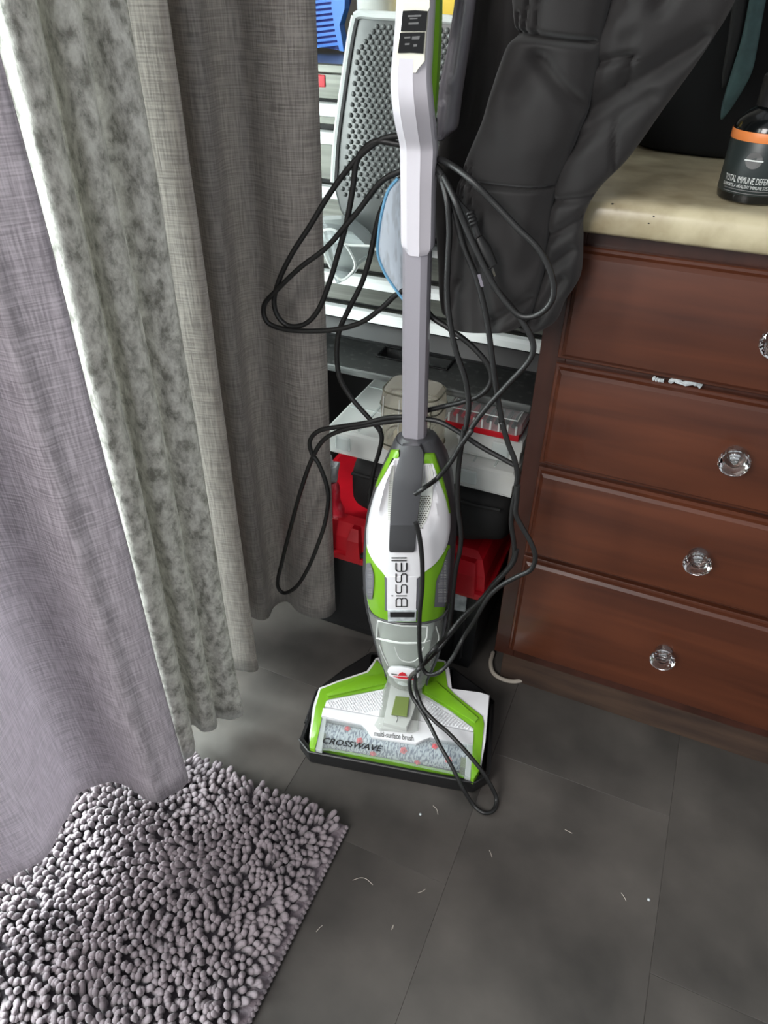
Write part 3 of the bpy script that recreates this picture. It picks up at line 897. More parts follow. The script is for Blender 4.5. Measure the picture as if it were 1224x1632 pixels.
# carry handle strap over the recess
skin('carry_handle', c4([(262, 372, 478), (285, 368, 492), (320, 362, 500), (400, 338, 492), (500, 319, 486), (600, 310, 474), (700, 303, 462), (780, 299, 454), (850, 297, 450), (882, 298, 447), (892, 306, 440)]), .0095, .007, m_char, dent=False, nc=14)
skin('handle_lower_end', c4([(735, 303, 456), (760, 301, 453), (850, 299, 448), (880, 300, 445), (888, 308, 438)]), .0105, .003, m_chardark, dent=False, nc=12)  # darker charcoal over the lower end of the carry handle
# collar, pole
pc0, pc1 = vl(661, 700), vl(665.5, 390)
bm = new_bm(); tube(bm, [pc0 + Vector((0, 0, dz)) for dz in (-.02, -.008, .001)], [.033, .031, .027], 24); obj('collar', bm, m_char, vac)
bm = new_bm(); tube(bm, [pc0 + Vector((0, 0, dz)) for dz in (-.01, .003)], .0215, 24); obj('socket', bm, m_black, vac)
sec = [(-.0165, .004), (-.0165, -.008), (-.012, -.0145), (.007, -.0145), (.0145, -.0095), (.0165, -.004), (.0165, .006), (.011, .0145), (-.011, .0145)]
bm = new_bm(); d = (pc1 - pc0)
loft(bm, [[(pc0.x + d.x * f + x, pc0.y + y, pc0.z + d.z * f) for x, y in sec] for f in (-.08, 1.0)])
obj('pole', bm, m_pole, vac, smooth=False)
# upper handle sleeve
HS = [(400, 650, 686, 0.0), (393, 645, 690, 0.0), (384, 641, 692, 0), (340, 640.5, 693, 0), (290, 640, 694, 0), (245, 639.5, 696, 0), (228, 638.5, 696, -.003), (208, 634, 694, -.016), (185, 629.5, 692, -.031), (165, 627, 690, -.041), (145, 625.5, 688, -.046),
      (118, 625.5, 686.5, -.047), (90, 628, 688, -.047), (50, 631.5, 690, -.046), (10, 634, 692, -.045), (-40, 636, 693, -.04), (-80, 638, 692, -.03), (-110, 642, 688, -.01)]
hr = catmull(HS, 90)
bm = new_bm(); rings = []
sec2 = [(-1, .3), (-1, -.35), (-.9, -.62), (-.52, -.92), (-.46, -1.0), (.30, -1.0), (.38, -.92), (.9, -.6), (1, -.35), (1, .3), (.8, .95), (-.8, .95)]
for py, xl, xr, yc in hr:
    a, b = vl(xl, py, yc), vl(xr, py, yc)
    c, w = (a + b) / 2, (b.x - a.x) / 2
    rings.append([(c.x + w * x, c.y + .0205 * y, c.z + 0 * x) for x, y in sec2])
loft(bm, rings); obj('handle_sleeve', bm, m_lilac, vac, angle=28)
bm = new_bm(); rings = []
for py, xr, yc in catmull([(-90, 697, .0), (-40, 702, -.018), (0, 703, -.022), (60, 701.5, -.024), (110, 699, -.024), (150, 696.5, -.02), (180, 694, -.012), (192, 692.5, -.006)], 40):
    b = vl(xr, py, yc); w = .012
    rings.append([(b.x - w * 2, b.y - .012, b.z), (b.x - .003, b.y - .012, b.z), (b.x, b.y - .007, b.z), (b.x, b.y + .008, b.z), (b.x - .004, b.y + .012, b.z), (b.x - w * 2, b.y + .012, b.z)])
loft(bm, rings); obj('grip_back', bm, m_green, vac, angle=30, label='lime green back of the grip')


def hplate(name, pix, yfront, th, material, label=None, bev=0.0):
    bm = new_bm(); prism(bm, [vl(x, y, yfront) for x, y in pix], (0, th, 0), bev)
    return obj(name, bm, material, vac, smooth=False, label=label)


def k68(pts): return [(620 + x / 6.8, y / 6.8) for x, y in pts]


hplate('switch_recess', k68([(150, -200), (440, -200), (440, 80), (420, 120), (385, 580), (385, 660), (315, 745), (290, 788), (120, 784), (62, 660), (75, 590), (125, 340), (150, 110)]), -.0675, .004, m_cream)
hplate('upper_switch', k68([(148, 118), (280, 110), (414, 120), (396, 335), (126, 338)]), -.0695, .003, m_black_gloss)
hplate('lower_switch', k68([(120, 355), (386, 350), (366, 580), (230, 570), (96, 575)]), -.0695, .003, m_black_gloss)
for pts in ([(205, 165), (350, 160), (345, 180), (205, 185)], [(210, 245), (320, 240), (318, 262), (210, 266)], [(225, 195), (310, 192), (306, 205), (225, 208)]):
    hplate('switch_icon', k68(pts), -.0698, .001, m_textgrey)
for pts in ([(165, 400), (232, 396), (230, 414), (165, 418)], [(250, 395), (335, 390), (325, 428), (248, 430)], [(265, 480), (305, 478), (302, 505), (264, 507)], [(172, 470), (225, 466), (222, 486), (170, 490)]):
    hplate('switch_icon', k68(pts), -.0698, .001, m_textgrey)

# clear tank
bm = new_bm(); rings = []
for z in np.linspace(ZBOT - .006, ztank + .003, 12):
    a = ba(z) * .93
    rings.append([(bc(z) + a * math.cos(t), -.001 - bf(z) * abs(math.sin(t)) ** .8, z) for t in np.linspace(math.pi, 0, 25)] + [(bc(z) + a * x, .0, z) for x in (.5, 0, -.5)])
loft(bm, rings); obj('tank', bm, m_tank, vac, angle=50, label='clear plastic dirty water tank')
bm = new_bm(); tube(bm, [shit(540 + x / 3.709, 640 + y / 3.709, .003) for x, y in catmull([(176, 1222), (200, 1258), (240, 1284), (300, 1302), (380, 1312), (470, 1312), (550, 1300), (605, 1275), (640, 1232)], 40)], .0022, 8); obj('tank_rim', bm, m_char, vac)
for arc in ([(222, 1400), (300, 1420), (380, 1430), (470, 1428), (540, 1412)], [(240, 1440), (262, 1500), (290, 1560)], [(330, 1450), (360, 1520), (420, 1540), (470, 1515), (500, 1450)], [(575, 1330), (590, 1400), (560, 1480)]):
    bm = new_bm(); tube(bm, [shit(540 + x / 3.709, 640 + y / 3.709, .001) for x, y in catmull(arc, 20)], .0010, 6); obj('tank_ridge', bm, m_milky, vac)
skin('tank_latch', c4([(1236, 288, 458), (1300, 290, 455)]), .007, .005, m_foam, nc=8, smoothrows=False)
skin('latch_slot', c4([(1246, 302, 448), (1276, 304, 446)]), .0075, .002, m_black, nc=8, smoothrows=False)
fr = c4([(1292, 228, 520), (1420, 214, 528)])
bm = new_bm()
pts = [(540 + x / 3.709, 640 + y / 3.709) for x, y in ((232, 1296), (372, 1326), (524, 1330), (520, 1395), (505, 1425), (360, 1425), (222, 1398), (226, 1340), (232, 1296))]
tube(bm, [shit(x, y, .003) for a, b in zip(pts, pts[1:]) for x, y in [(a[0] + (b[0] - a[0]) * f, a[1] + (b[1] - a[1]) * f) for f in np.linspace(0, .9, 6)]], .0013, 6)
obj('tank_frame', bm, m_milky, vac)
bm = new_bm(); rings = []
for z, s in ((ZBOT + .01, .5), (ZBOT + .05, .62), (ZBOT + .075, .7), (ztank - .03, .74)):
    rings.append([(bc(z) + ba(z) * s * math.cos(t), -.02 - .02 * math.sin(t), z) for t in np.linspace(0, 2 * math.pi, 21)[:-1]])
loft(bm, rings); obj('tank_insert', bm, m_clear, vac)
bm = new_bm(); box(bm, (bc(ztank) - .03, -.034, ztank - .038), (bc(ztank) + .032, -.004, ztank - .004), .004); obj('tank_filter', bm, m_darkpart, vac, smooth=False)

# lettering on the front panel (read bottom to top)
GL = {'B': (1, [[(0, 0), (0, 1), (.8, 1), (1, .86), (1, .62), (.86, .5), (0, .5)], [(.86, .5), (1, .38), (1, .14), (.8, 0), (0, 0)]]),
      'i': (.0, [[(0, 0), (0, 1)], [(0, 1.28), (0, 1.42)]]),
      'S': (1, [[(1, 1), (.15, 1), (0, .88), (0, .62), (.15, .5), (.85, .5), (1, .38), (1, .12), (.85, 0), (0, 0)]]),
      'E': (1, [[(1, 1), (.2, 1), (0, .84), (0, .16), (.2, 0), (1, 0)], [(0, .5), (1, .5)]]),
      'l': (.0, [[(0, 0), (0, 1.4)]])}
y0 = 966.5
for ch in 'BiSSEll':
    w, strokes = GL[ch]
    bm = new_bm()
    for st in strokes:
        P = []
        for a, b in zip(st, st[1:]):
            for f in np.linspace(0, 1, 5):
                s, t = a[0] + (b[0] - a[0]) * f, a[1] + (b[1] - a[1]) * f
                P.append(shit(648.5 - 17 * t - (966 - y0) * .008, y0 - s * 13.2, .0056))
        tube(bm, P, .00108, 6)
    obj('letter', bm, m_text, vac)
    y0 -= 13.2 * w + (4.2 if w == 0 else 4.0)

# ---- foot: nested plates on a gently sloping plane
FP, FN = VO + VY * -0.13 + Vector((0, 0, .048)), (VY * -0.17 + Vector((0, 0, 1))).normalized()


def k34(pts): return [(460 + x / 3.4, 1000 + y / 3.4) for x, y in pts]


def fpt(px, py, lift=0.0):
    return loc(hit(px, py, FP + FN * lift, FN))


def fplate(name, pix, lift, th, material, bev=0.0, label=None, smooth=False, down=False):
    bm = new_bm(); prism(bm, [fpt(x, y, lift) for x, y in k34(pix)], (0, 0, -th), bev)
    return obj(name, bm, material, vac, smooth=smooth, label=label, angle=30)


fplate('foot_base', [(470, 165), (425, 240), (262, 290), (165, 325), (140, 400), (130, 440), (112, 590), (122, 610), (142, 610), (156, 600), (180, 470), (400, 520), (455, 592), (690, 628), (765, 590), (1000, 630), (990, 780), (1003, 790), (1046, 740), (1066, 620), (1090, 365), (1040, 352), (880, 335), (874, 228), (850, 180), (640, 120)], 0, .018, m_white, .0015, smooth=True)
fplate('green_cover', [(478, 172), (433, 246), (268, 297), (172, 333), (146, 430), (112, 636), (118, 655), (142, 660), (150, 630), (190, 440), (212, 386), (400, 352), (530, 325), (545, 270), (520, 225)], .0025, .016, m_green, .0012, smooth=True)
fplate('green_cover', [(790, 180), (845, 186), (858, 322), (900, 362), (1050, 478), (1060, 520), (1036, 770), (1003, 822), (987, 812), (1005, 542), (870, 442), (722, 352), (722, 280)], .0025, .016, m_green, .0012, smooth=True)
fplate('green_ridge', [(400, 268), (520, 245), (535, 300), (400, 330), (215, 372), (200, 360)], .006, .004, m_green, .001, smooth=True)
fplate('green_ridge', [(735, 300), (800, 290), (905, 385), (1030, 490), (1010, 512), (870, 425), (735, 345)], .006, .004, m_green, .001, smooth=True)
fplate('green_lip', [(150, 655), (222, 655), (560, 715), (915, 785), (985, 812), (985, 826), (900, 806), (230, 690), (145, 668)], -.024, .01, m_green, .001)
fplate('textured_panel', [(205, 396), (528, 332), (505, 400), (490, 482), (195, 426)], .003, .005, m_white, .0008)
fplate('textured_panel', [(720, 366), (866, 450), (1002, 546), (1002, 562), (712, 505)], .003, .005, m_white, .0008)
bm = new_bm()
for (x0, y0_, x1, sl, side) in ((215, 400, 500, -.2, 0), (730, 385, 1000, .64, 1)):
    for j in range(9):
        for i in range(24):
            x = x0 + i * 13 + (j % 2) * 6.5; y = (402 - (x - 205) * .2 + 8 + j * 11) if side == 0 else (372 + (x - 720) * .63 + 9 + j * 11)
            hi = (428 + (x - 195) * .17) if side == 0 else (505 + (x - 712) * .19)
            if y > hi - 3 or x > x1 + (10 if side == 0 else -2): continue
            c = fpt(*k34([(x, y)])[0], .003)
            lathe(bm, [(.0021, -.0003), (.0014, .0013), (.0004, .0018)], 6, None, c)
obj('texture_nubs', bm, m_white, vac, kind='stuff')
fplate('front_visor', [(186, 434), (176, 482), (395, 522), (420, 545), (452, 592), (690, 628), (720, 612), (765, 590), (1000, 632), (1003, 566), (712, 507), (490, 486), (300, 452)], .0045, .006, m_white, .0015, smooth=True)
fplate('brush_window', [(176, 484), (395, 524), (452, 594), (690, 630), (765, 592), (1000, 634), (985, 815), (900, 792), (560, 722), (220, 662), (146, 662)], .001, .003, m_window, .0005, label='clear window over the brush roll')
for q in ([(146, 660), (176, 486), (205, 492), (180, 668)], [(955, 800), (968, 628), (1000, 634), (985, 815)]):
    fplate('window_edge', q, .0015, .012, m_clear, .0005)
b0, b1 = fpt(*k34([(185, 580)])[0], -.024), fpt(*k34([(975, 718)])[0], -.024)
bx = (b1 - b0).normalized()
bm = new_bm(); tube(bm, [b0 + (b1 - b0) * f for f in np.linspace(0, 1, 30)], .021, 24); brush = obj('brush_roll', bm, m_tufts, vac, label='blue grey striped brush roll')
for k in range(9):
    f = .17 + .8 * k / 8; a = 0.3 + 5.2 * (k / 8) * 1.4
    a = (a % 2.6) - 0.6
    c = b0 + (b1 - b0) * f
    up, bk = Vector((0, 0, 1)), bx.cross(Vector((0, 0, 1)))
    dirv = up * math.cos(a) - bk * -math.sin(a)
    bm = new_bm(); lathe(bm, [(.0055, .0), (.0065, .0025), (.003, .0035), (.0012, .006)], 5, (bx, dirv.cross(bx), dirv), c + dirv * .0195); obj('bristle_tuft', bm, m_redtuft, brush)
fplate('roll_end_cap', [(170, 545), (205, 545), (200, 600), (168, 600)], -.004, .02, m_greendark, .001)
fplate('roll_end_cap', [(935, 690), (965, 695), (958, 760), (930, 755)], -.004, .02, m_greendark, .001)
# raised clear hump with the green window
hump = [(540, 268), (512, 340), (505, 400), (490, 480), (462, 530), (490, 560), (660, 575), (700, 562), (705, 500), (716, 420), (722, 300)]
bm = new_bm()
cen = (610, 420)
rings = []
for s, lf in ((1, .003), (.97, .010), (.9, .016), (.78, .019)):
    rings.append([fpt(*k34([(cen[0] + (x - cen[0]) * s, cen[1] + (y - cen[1]) * s)])[0], lf) for x, y in hump])
loft(bm, rings); obj('clear_hump', bm, m_tank, vac, angle=40)
fplate('hump_core', [(556, 285), (540, 380), (512, 515), (640, 548), (668, 480), (692, 400), (704, 292)], .0135, .012, m_white, .002, smooth=True)
fplate('hump_window', [(580, 370), (655, 378), (642, 482), (556, 470)], .0205, .003, m_greendark, .001)
bm = new_bm(); tube(bm, [fpt(*k34([p])[0], .021) for p in [(582, 480), (592, 486), (590, 500), (584, 514)]], .0008, 5); obj('drop_mark', bm, m_textgrey, vac)
# neck plate with the red emblem
npl = [(533, 240), (537, 226), (548, 217), (600, 216), (650, 222), (690, 234), (703, 248), (704, 266), (694, 282), (670, 290), (620, 288), (570, 278), (542, 262)]
bm = new_bm(); prism(bm, [vl(*k34([p])[0], -.062) for p in npl], (0, .009, -.006), .002); obj('neck_plate', bm, m_white, vac, angle=40)
bm = new_bm(); prism(bm, [vl(*k34([p])[0], -.0635) for p in [(592, 262), (600, 250), (614, 244), (630, 250), (640, 264)]], (0, .001, 0)); obj('emblem', bm, m_emblem, vac, smooth=False)
bm = new_bm(); prism(bm, [vl(*k34([p])[0], -.0635) for p in [(566, 266), (640, 272), (678, 280), (676, 285), (600, 277)]], (0, .001, 0)); obj('emblem', bm, m_emblem, vac, smooth=False)
bm = new_bm(); prism(bm, [vl(*k34([p])[0], -.0635) for p in [(556, 251), (588, 256), (588, 260), (556, 256)]], (0, .001, 0)); prism(bm, [vl(*k34([p])[0], -.0635) for p in [(642, 268), (672, 274), (672, 278), (642, 272)]], (0, .001, 0)); obj('emblem_text', bm, m_textgrey, vac, smooth=False)
# rear yoke joining the foot to the body
bm = new_bm(); tube(bm, [(bc(ZBOT), .012, .05), (bc(ZBOT), .012, .10), (bc(ZBOT), .012, ZBOT + .02)], [.030, .028, .028], 16); obj('neck', bm, m_char, vac)


def flat_text(s, start, end, rise, size_px, lift, material, name, parent=vac, bold=0.0):
    """lettering laid on the foot plane between two photo points"""
    a, b = fpt(*start, lift), fpt(*end, lift)
    up = fpt(start[0] + rise[0], start[1] + rise[1], lift) - a
    bm = text_mesh(s, 1.0, bold=bold)
    xs = [v.co.x for v in bm.verts]; x0, x1 = min(xs), max(xs)
    ys = [v.co.y for v in bm.verts]; yb, yt = min(ys), max(ys)
    for v in bm.verts:
        fx, fy = (v.co.x - x0) / (x1 - x0), (v.co.y - yb) / (yt - yb)
        v.co = a + (b - a) * fx + up * fy
    return obj(name, bm, material, parent, smooth=False)


flat_text('multi-surface brush', (596, 1173), (659, 1181), (0.5, -9), 1, .0052, m_textgrey, 'lettering', bold=.012)
flat_text('CROSSWAVE', (512, 1184), (606, 1198), (5, -9), 1, .0024, m_text, 'lettering', bold=.022)

# ---- storage tray
TO = [(477, 1178), (492, 1198), (728, 1243), (757, 1247), (780, 1233), (787, 1118), (772, 1103), (722, 1066), (640, 1046), (592, 1041), (548, 1068), (504, 1102)]
tray = empty('storage_tray', VO, VT, label='shallow black plastic tray under the foot of the vacuum', cat='tray')
out = [loc(at_z(x, y, .034)) for x, y in TO]
cen = sum(out, Vector()) / len(out)
def ringz(s, z): return [Vector((cen.x + (p.x - cen.x) * s, cen.y + (p.y - cen.y) * s, z)) for p in out]
bm = new_bm(); loft(bm, [ringz(.985, 0.001), ringz(1.0, .006), ringz(1.0, .031), ringz(.995, .0345), ringz(.965, .0345), ringz(.955, .012), ringz(.95, .005)]); obj('tray_dish', bm, m_black, tray, angle=30)
bm = new_bm(); tube(bm, [loc(at_z(x, y, .0345)) for x, y in [(a[0] + (b[0] - a[0]) * f, a[1] + (b[1] - a[1]) * f) for a, b in zip(TO, TO[1:] + TO[:1]) for f in (0, .33, .66)]] , .0022, 6); obj('tray_rim', bm, m_black, tray)
for q in ([(592, 1041), (548, 1068), (504, 1102), (540, 1090), (588, 1070)], [(722, 1066), (772, 1103), (787, 1118), (776, 1106), (722, 1096)]):
    bm = new_bm(); prism(bm, [loc(at_z(x, y, .045)) for x, y in q], (0, 0, -.038)); obj('tray_wing', bm, m_black, tray, smooth=False)

# ---- power cord, wound loosely on the hooks behind the handle
def k2(pts, v): return [(400 + x / 2.448, 200 + y / 2.448, v + (dv[0] if dv else 0)) for x, y, *dv in pts]
def k3(pts, v): return [(480 + x / 2.914, 560 + y / 2.914, v + (dv[0] if dv else 0)) for x, y, *dv in pts]
def k8(pts, v): return [(490 + x / 3.221, 780 + y / 3.221, v + (dv[0] if dv else 0)) for x, y, *dv in pts]
def k5(pts, v): return [(460 + x / 3.4, 1000 + y / 3.4, v + (dv[0] if dv else 0)) for x, y, *dv in pts]


def k5z(pts): return [(460 + x / 3.4, 1000 + y / 3.4, uv(at_z(460 + x / 3.4, 1000 + y / 3.4, z)).y) for x, y, z in pts]


CORDS = []
CORDS.append(k2([(640, 60), (600, 42), (540, 45), (480, 72), (395, 150), (310, 262), (230, 392), (165, 492), (115, 590), (90, 680), (105, 745), (150, 782), (215, 772), (265, 715), (305, 615), (340, 500), (375, 370), (398, 240), (410, 150), (440, 95), (490, 62), (560, 70), (640, 85)], -.085))
CORDS.append(k2([(640, 165), (580, 180), (505, 222), (425, 325), (370, 390), (290, 480), (190, 556), (105, 638), (52, 700), (62, 765), (130, 795), (230, 802), (335, 795), (430, 768), (510, 712), (575, 655), (640, 640), (700, 740), (770, 790), (850, 850), (915, 920), (938, 975), (925, 1022), (885, 1057), (825, 1078), (755, 1095), (685, 1112), (640, 1118)], -.088))
CORDS.append(k2([(640, 190), (590, 205), (545, 262), (505, 340), (482, 430), (460, 530), (430, 620), (380, 720), (345, 800), (335, 880), (345, 980), (390, 1060), (450, 1130), (505, 1190)], -.078) + k3([(350, 342), (374, 392), (364, 460), (340, 540), (322, 640), (318, 740), (330, 850)], -.078))
CORDS.append(k2([(640, 110, .05), (690, 128, .045), (745, 190, .016), (795, 290), (835, 390), (885, 500), (940, 610), (995, 690), (1050, 742), (1110, 742), (1160, 705), (1181, 650), (1168, 570), (1120, 480), (1040, 400), (950, 305), (850, 205), (765, 145, .02), (690, 122, .045), (640, 115, .05)], -.128))
CORDS.append(k2([(640, 150, .045), (690, 152, .04), (738, 200, .012), (765, 290), (774, 400), (769, 520), (765, 640), (775, 760), (800, 880), (836, 990), (849, 1090), (838, 1180)], -.122) + k3([(758, 360), (742, 450), (731, 540), (726, 640), (730, 740), (742, 840), (738, 920), (720, 1000), (707, 1100), (697, 1200), (688, 1282)], -.118) + k8([(735, 690), (715, 740)], -.115))
CORDS.append(k2([(740, 190), (790, 330), (830, 470), (878, 590), (908, 700), (930, 820), (946, 950), (962, 1060), (984, 1180)], -.115) + k3([(932, 330), (962, 430), (990, 500), (1004, 570), (998, 640), (982, 720), (976, 800), (988, 890), (988, 955), (958, 1010), (900, 1070), (855, 1130), (800, 1190), (735, 1262)], -.118) +
             k8([(680, 812, -.02), (625, 868, -.05), (570, 925, -.085)], -.12) + k5z([(664, 262, .165), (655, 310, .135), (668, 370, .112), (705, 430, .102), (760, 520, .09), (820, 640, .078), (880, 745, .062), (940, 865, .036), (1000, 960, .007), (1058, 1004, .005), (1108, 992, .005), (1126, 930, .008), (1092, 850, .032), (1040, 768, .056), (950, 660, .077), (862, 568, .09), (792, 508, .098), (728, 435, .107), (694, 352, .122), (686, 285, .15), (704, 222, .18)]) + k8([(640, 830, -.06), (720, 745, -.02), (800, 650), (900, 560), (945, 500), (1010, 432), (1058, 372), (1075, 310)], -.12))
CORDS.append(k2([(940, 620), (1000, 690), (1045, 745), (1088, 815), (1102, 870), (1080, 925), (1000, 1012), (920, 1100), (860, 1180)], -.125) + k3([(788, 372), (738, 442), (690, 520), (630, 590), (570, 635, -.03), (530, 662, -.03)], -.13))
CORDS.append(k8([(556, 170), (574, 240), (586, 330), (590, 420), (588, 520), (576, 640), (574, 770), (580, 868), (597, 930), (632, 950)], -.185) + k8([(682, 934, -.05), (742, 868, -.03), (800, 762), (860, 668), (912, 578), (948, 532), (1005, 486), (1080, 446), (1146, 412), (1170, 350), (1148, 275), (1100, 190), (1070, 125), (1075, 50), (1080, -20)], -.135))
CORDS.append(k3([(560, 318), (490, 306), (400, 308), (300, 332), (180, 350), (85, 368), (42, 412), (48, 470), (80, 520), (112, 600), (126, 680), (112, 790), (80, 890), (35, 1000), (-20, 1090), (-80, 1122), (-110, 1080), (-90, 980), (-50, 820), (0, 640), (50, 500), (104, 412), (185, 368), (300, 344), (400, 328), (490, 318), (560, 330)], -.095))
CORDS.append(k3([(520, 312), (585, 316), (650, 330), (740, 380), (830, 440), (920, 490), (990, 528)], -.105))


def vloc(p): return loc(at_v(*p))


for cd in CORDS:
    n = len(cd) * 8
    bm = new_bm(); tube(bm, [vloc(p) for p in catmull(cd, n)], .0036, 8)
    obj('power_cord', bm, m_cord, vac, angle=80)
# plug with ribbed strain relief and prongs
def k4(x, y, v=-.118): return vloc((580 + x / 4.371, 260 + y / 4.371, v))


bm = new_bm(); tube(bm, [k4(600, 200), k4(660, 280), k4(720, 345), k4(750, 400)], .0036, 8); obj('plug_lead', bm, m_cord, vac)
bm = new_bm(); P = [k4(735 + 60 * f, 335 + 170 * f) for f in np.linspace(0, 1, 15)]; tube(bm, P, [.0042 + (.0012 if k % 2 and k < 8 else 0) for k in range(15)], 10); obj('plug_relief', bm, m_black, vac)
bm = new_bm(); tube(bm, [k4(795, 520), k4(840, 610), k4(890, 715)], [.006, .0085, .007], 12); obj('plug', bm, m_cord, vac)
for a, b in (((885, 735), (905, 790)), ((805, 770), (830, 858))):
    bm = new_bm(); tube(bm, [k4(*a, -.124), k4(*b, -.124)], .0028, 4); obj('plug_prong', bm, m_chrome, vac, smooth=False)
# cord hooks
for z, y in ((vl(668, 232).z, .018), (vl(661, 668).z, .02)):
    bm = new_bm(); tube(bm, [(pc1.x, y - .01, z), (pc1.x, y + .03, z), (pc1.x, y + .035, z + .02)], .006, 8); obj('cord_hook', bm, m_char, vac)
# care booklet hanging on the pole
bm = new_bm(); L_ = []
for py, xl, xr in catmull([(284, 632, 648), (305, 618, 650), (340, 608, 650), (375, 603, 650), (405, 602, 650), (435, 613, 652), (465, 633, 652), (482, 645, 650)], 24):
    L_.append([vloc((xl + (xr - xl) * f, py, -.088 + .018 * f * f)) for f in np.linspace(0, 1, 8)])
loft(bm, L_, close=False, cap=False)
bk = obj('care_booklet', bm, m_tag, vac, label='pale blue edged care booklet hanging on the pole')
md = bk.modifiers.new('thick', 'SOLIDIFY'); md.thickness = .003
bm = new_bm(); tube(bm, [vloc((x, y, -.0915)) for x, y in catmull([(634, 284), (618, 305), (608, 340), (603, 375), (602, 405), (613, 435), (633, 465), (646, 482)], 40)], .0018, 6)
obj('booklet_edge', bm, mat('blue_print_edge', (110, 168, 204), .5), bk)

# ------------------------------------------------------------------ curtains


def curtain(name, bottom, top, z0, z1, material, label, hemwave=0.004, ncol=260, nrow=60, ruf=.004, seed=0):
    B = catmull(bottom, ncol); T = catmull(top, ncol)
    d = np.r_[0, np.cumsum(np.linalg.norm(np.diff(B, axis=0), axis=1))]
    bm = new_bm(); uvl = bm.loops.layers.uv.new('UVMap')
    V = []; UVS = {}
    for j in range(nrow + 1):
        f = j / nrow
        row = []
        for i in range(ncol):
            p = B[i] * (1 - f) + T[i] * f
            zz = z0 + (z1 - z0) * f
            if j == 0: zz += hemwave * math.sin(d[i] * 38 + seed) + hemwave * .6 * math.sin(d[i] * 91)
            w = noise.noise(Vector((d[i] * 9, zz * 1.6, seed))) * ruf + noise.noise(Vector((d[i] * 26, zz * 4.5, seed + 5))) * ruf * .4
            nx, ny = (B[min(i + 1, ncol - 1)] - B[max(i - 1, 0)])[:2]
            l = math.hypot(nx, ny) or 1
            v = bm.verts.new(C(p[0] - ny / l * w, p[1] + nx / l * w, zz))
            UVS[v] = (d[i], zz); row.append(v)
        V.append(row)
    for a, b in zip(V, V[1:]):
        for i in range(ncol - 1):
            fc = bm.faces.new((a[i], a[i + 1], b[i + 1], b[i]))
            for lp in fc.loops: lp[uvl].uv = UVS[lp.vert]
    o = obj(name, bm, material, angle=180)
    rehome(o)
    tag(o, label, 'curtain', 'curtains over the glass door')
    md = o.modifiers.new('cloth', 'SOLIDIFY'); md.thickness = .0015
    return o


near = [(p.x, p.y) for p in (uv(at_z(x, y, .085)) for x, y in ((296, 1238), (301, 1242), (290, 1254), (270, 1264), (246, 1276), (204, 1254), (166, 1247), (123, 1264), (104, 1306), (71, 1368), (0, 1401), (-60, 1450), (-20, 1540), (-80, 1600)))]
near[0] = (near[0][0] - .015, near[0][1] + .012)
curtain('linen_curtain', near, [(u + .004 * math.sin(i * 2.1), v) for i, (u, v) in enumerate(near)], .085, 2.18, m_linen_near, 'pale grey linen curtain nearest the camera, hanging over the rug', seed=2)
vb = [(-.51, -.27), (-.445, -.272), (-.398, -.264), (-.385, -.272), (-.397, -.290), (-.425, -.296), (-.416, -.306), (-.411, -.322), (-.425, -.336), (-.452, -.330), (-.446, -.344), (-.426, -.358), (-.418, -.376), (-.43, -.392), (-.458, -.388), (-.465, -.398), (-.53, -.402), (-.60, -.44), (-.64, -.50)]
vt = [(-.51, -.27), (-.445, -.272), (-.386, -.264), (-.373, -.273), (-.383, -.287), (-.404, -.292), (-.396, -.302), (-.389, -.316), (-.402, -.328), (-.424, -.324), (-.418, -.338), (-.402, -.350), (-.397, -.366), (-.410, -.380), (-.434, -.376), (-.445, -.388), (-.52, -.394), (-.60, -.44), (-.64, -.50)]
curtain('velvet_curtain', vb, [(a[0] + (b[0] - a[0]) * 1.5, a[1] + (b[1] - a[1]) * 1.5) for a, b in zip(vb, vt)], .038, 2.18, m_velvet, 'silver crushed velvet curtain hanging between the two grey linen curtains', seed=5, ruf=.005)
far = [(-.66, -.225), (-.56, -.222), (-.47, -.214), (-.410, -.202), (-.403, -.188), (-.45, -.155), (-.55, -.115), (-.545, -.085), (-.51, -.068), (-.465, -.082), (-.448, -.072), (-.452, -.04), (-.432, -.018), (-.40, -.028), (-.365, -.03), (-.340, -.015), (-.333, .002)]
fart = [(-.66, -.225), (-.56, -.222), (-.46, -.214), (-.398, -.203), (-.390, -.189), (-.44, -.155), (-.54, -.115), (-.515, -.09), (-.48, -.078), (-.44, -.095), (-.425, -.085), (-.428, -.05), (-.41, -.025), (-.38, -.03), (-.35, -.032), (-.327, -.02), (-.318, -.005)]
curtain('linen_curtain', far, fart, .07, 2.18, m_linen_far, 'dark grey linen curtain nearest the toolbox, behind the velvet one', seed=9, hemwave=.0035)
bm = new_bm(); tube(bm, [C(-.47, -1.2, 2.2), C(-.47, .1, 2.2)], .012, 12); rod = obj('curtain_rod', bm, m_chrome); rehome(rod); tag(rod, 'chrome curtain rod carrying the curtains, out of frame', 'curtain rod')

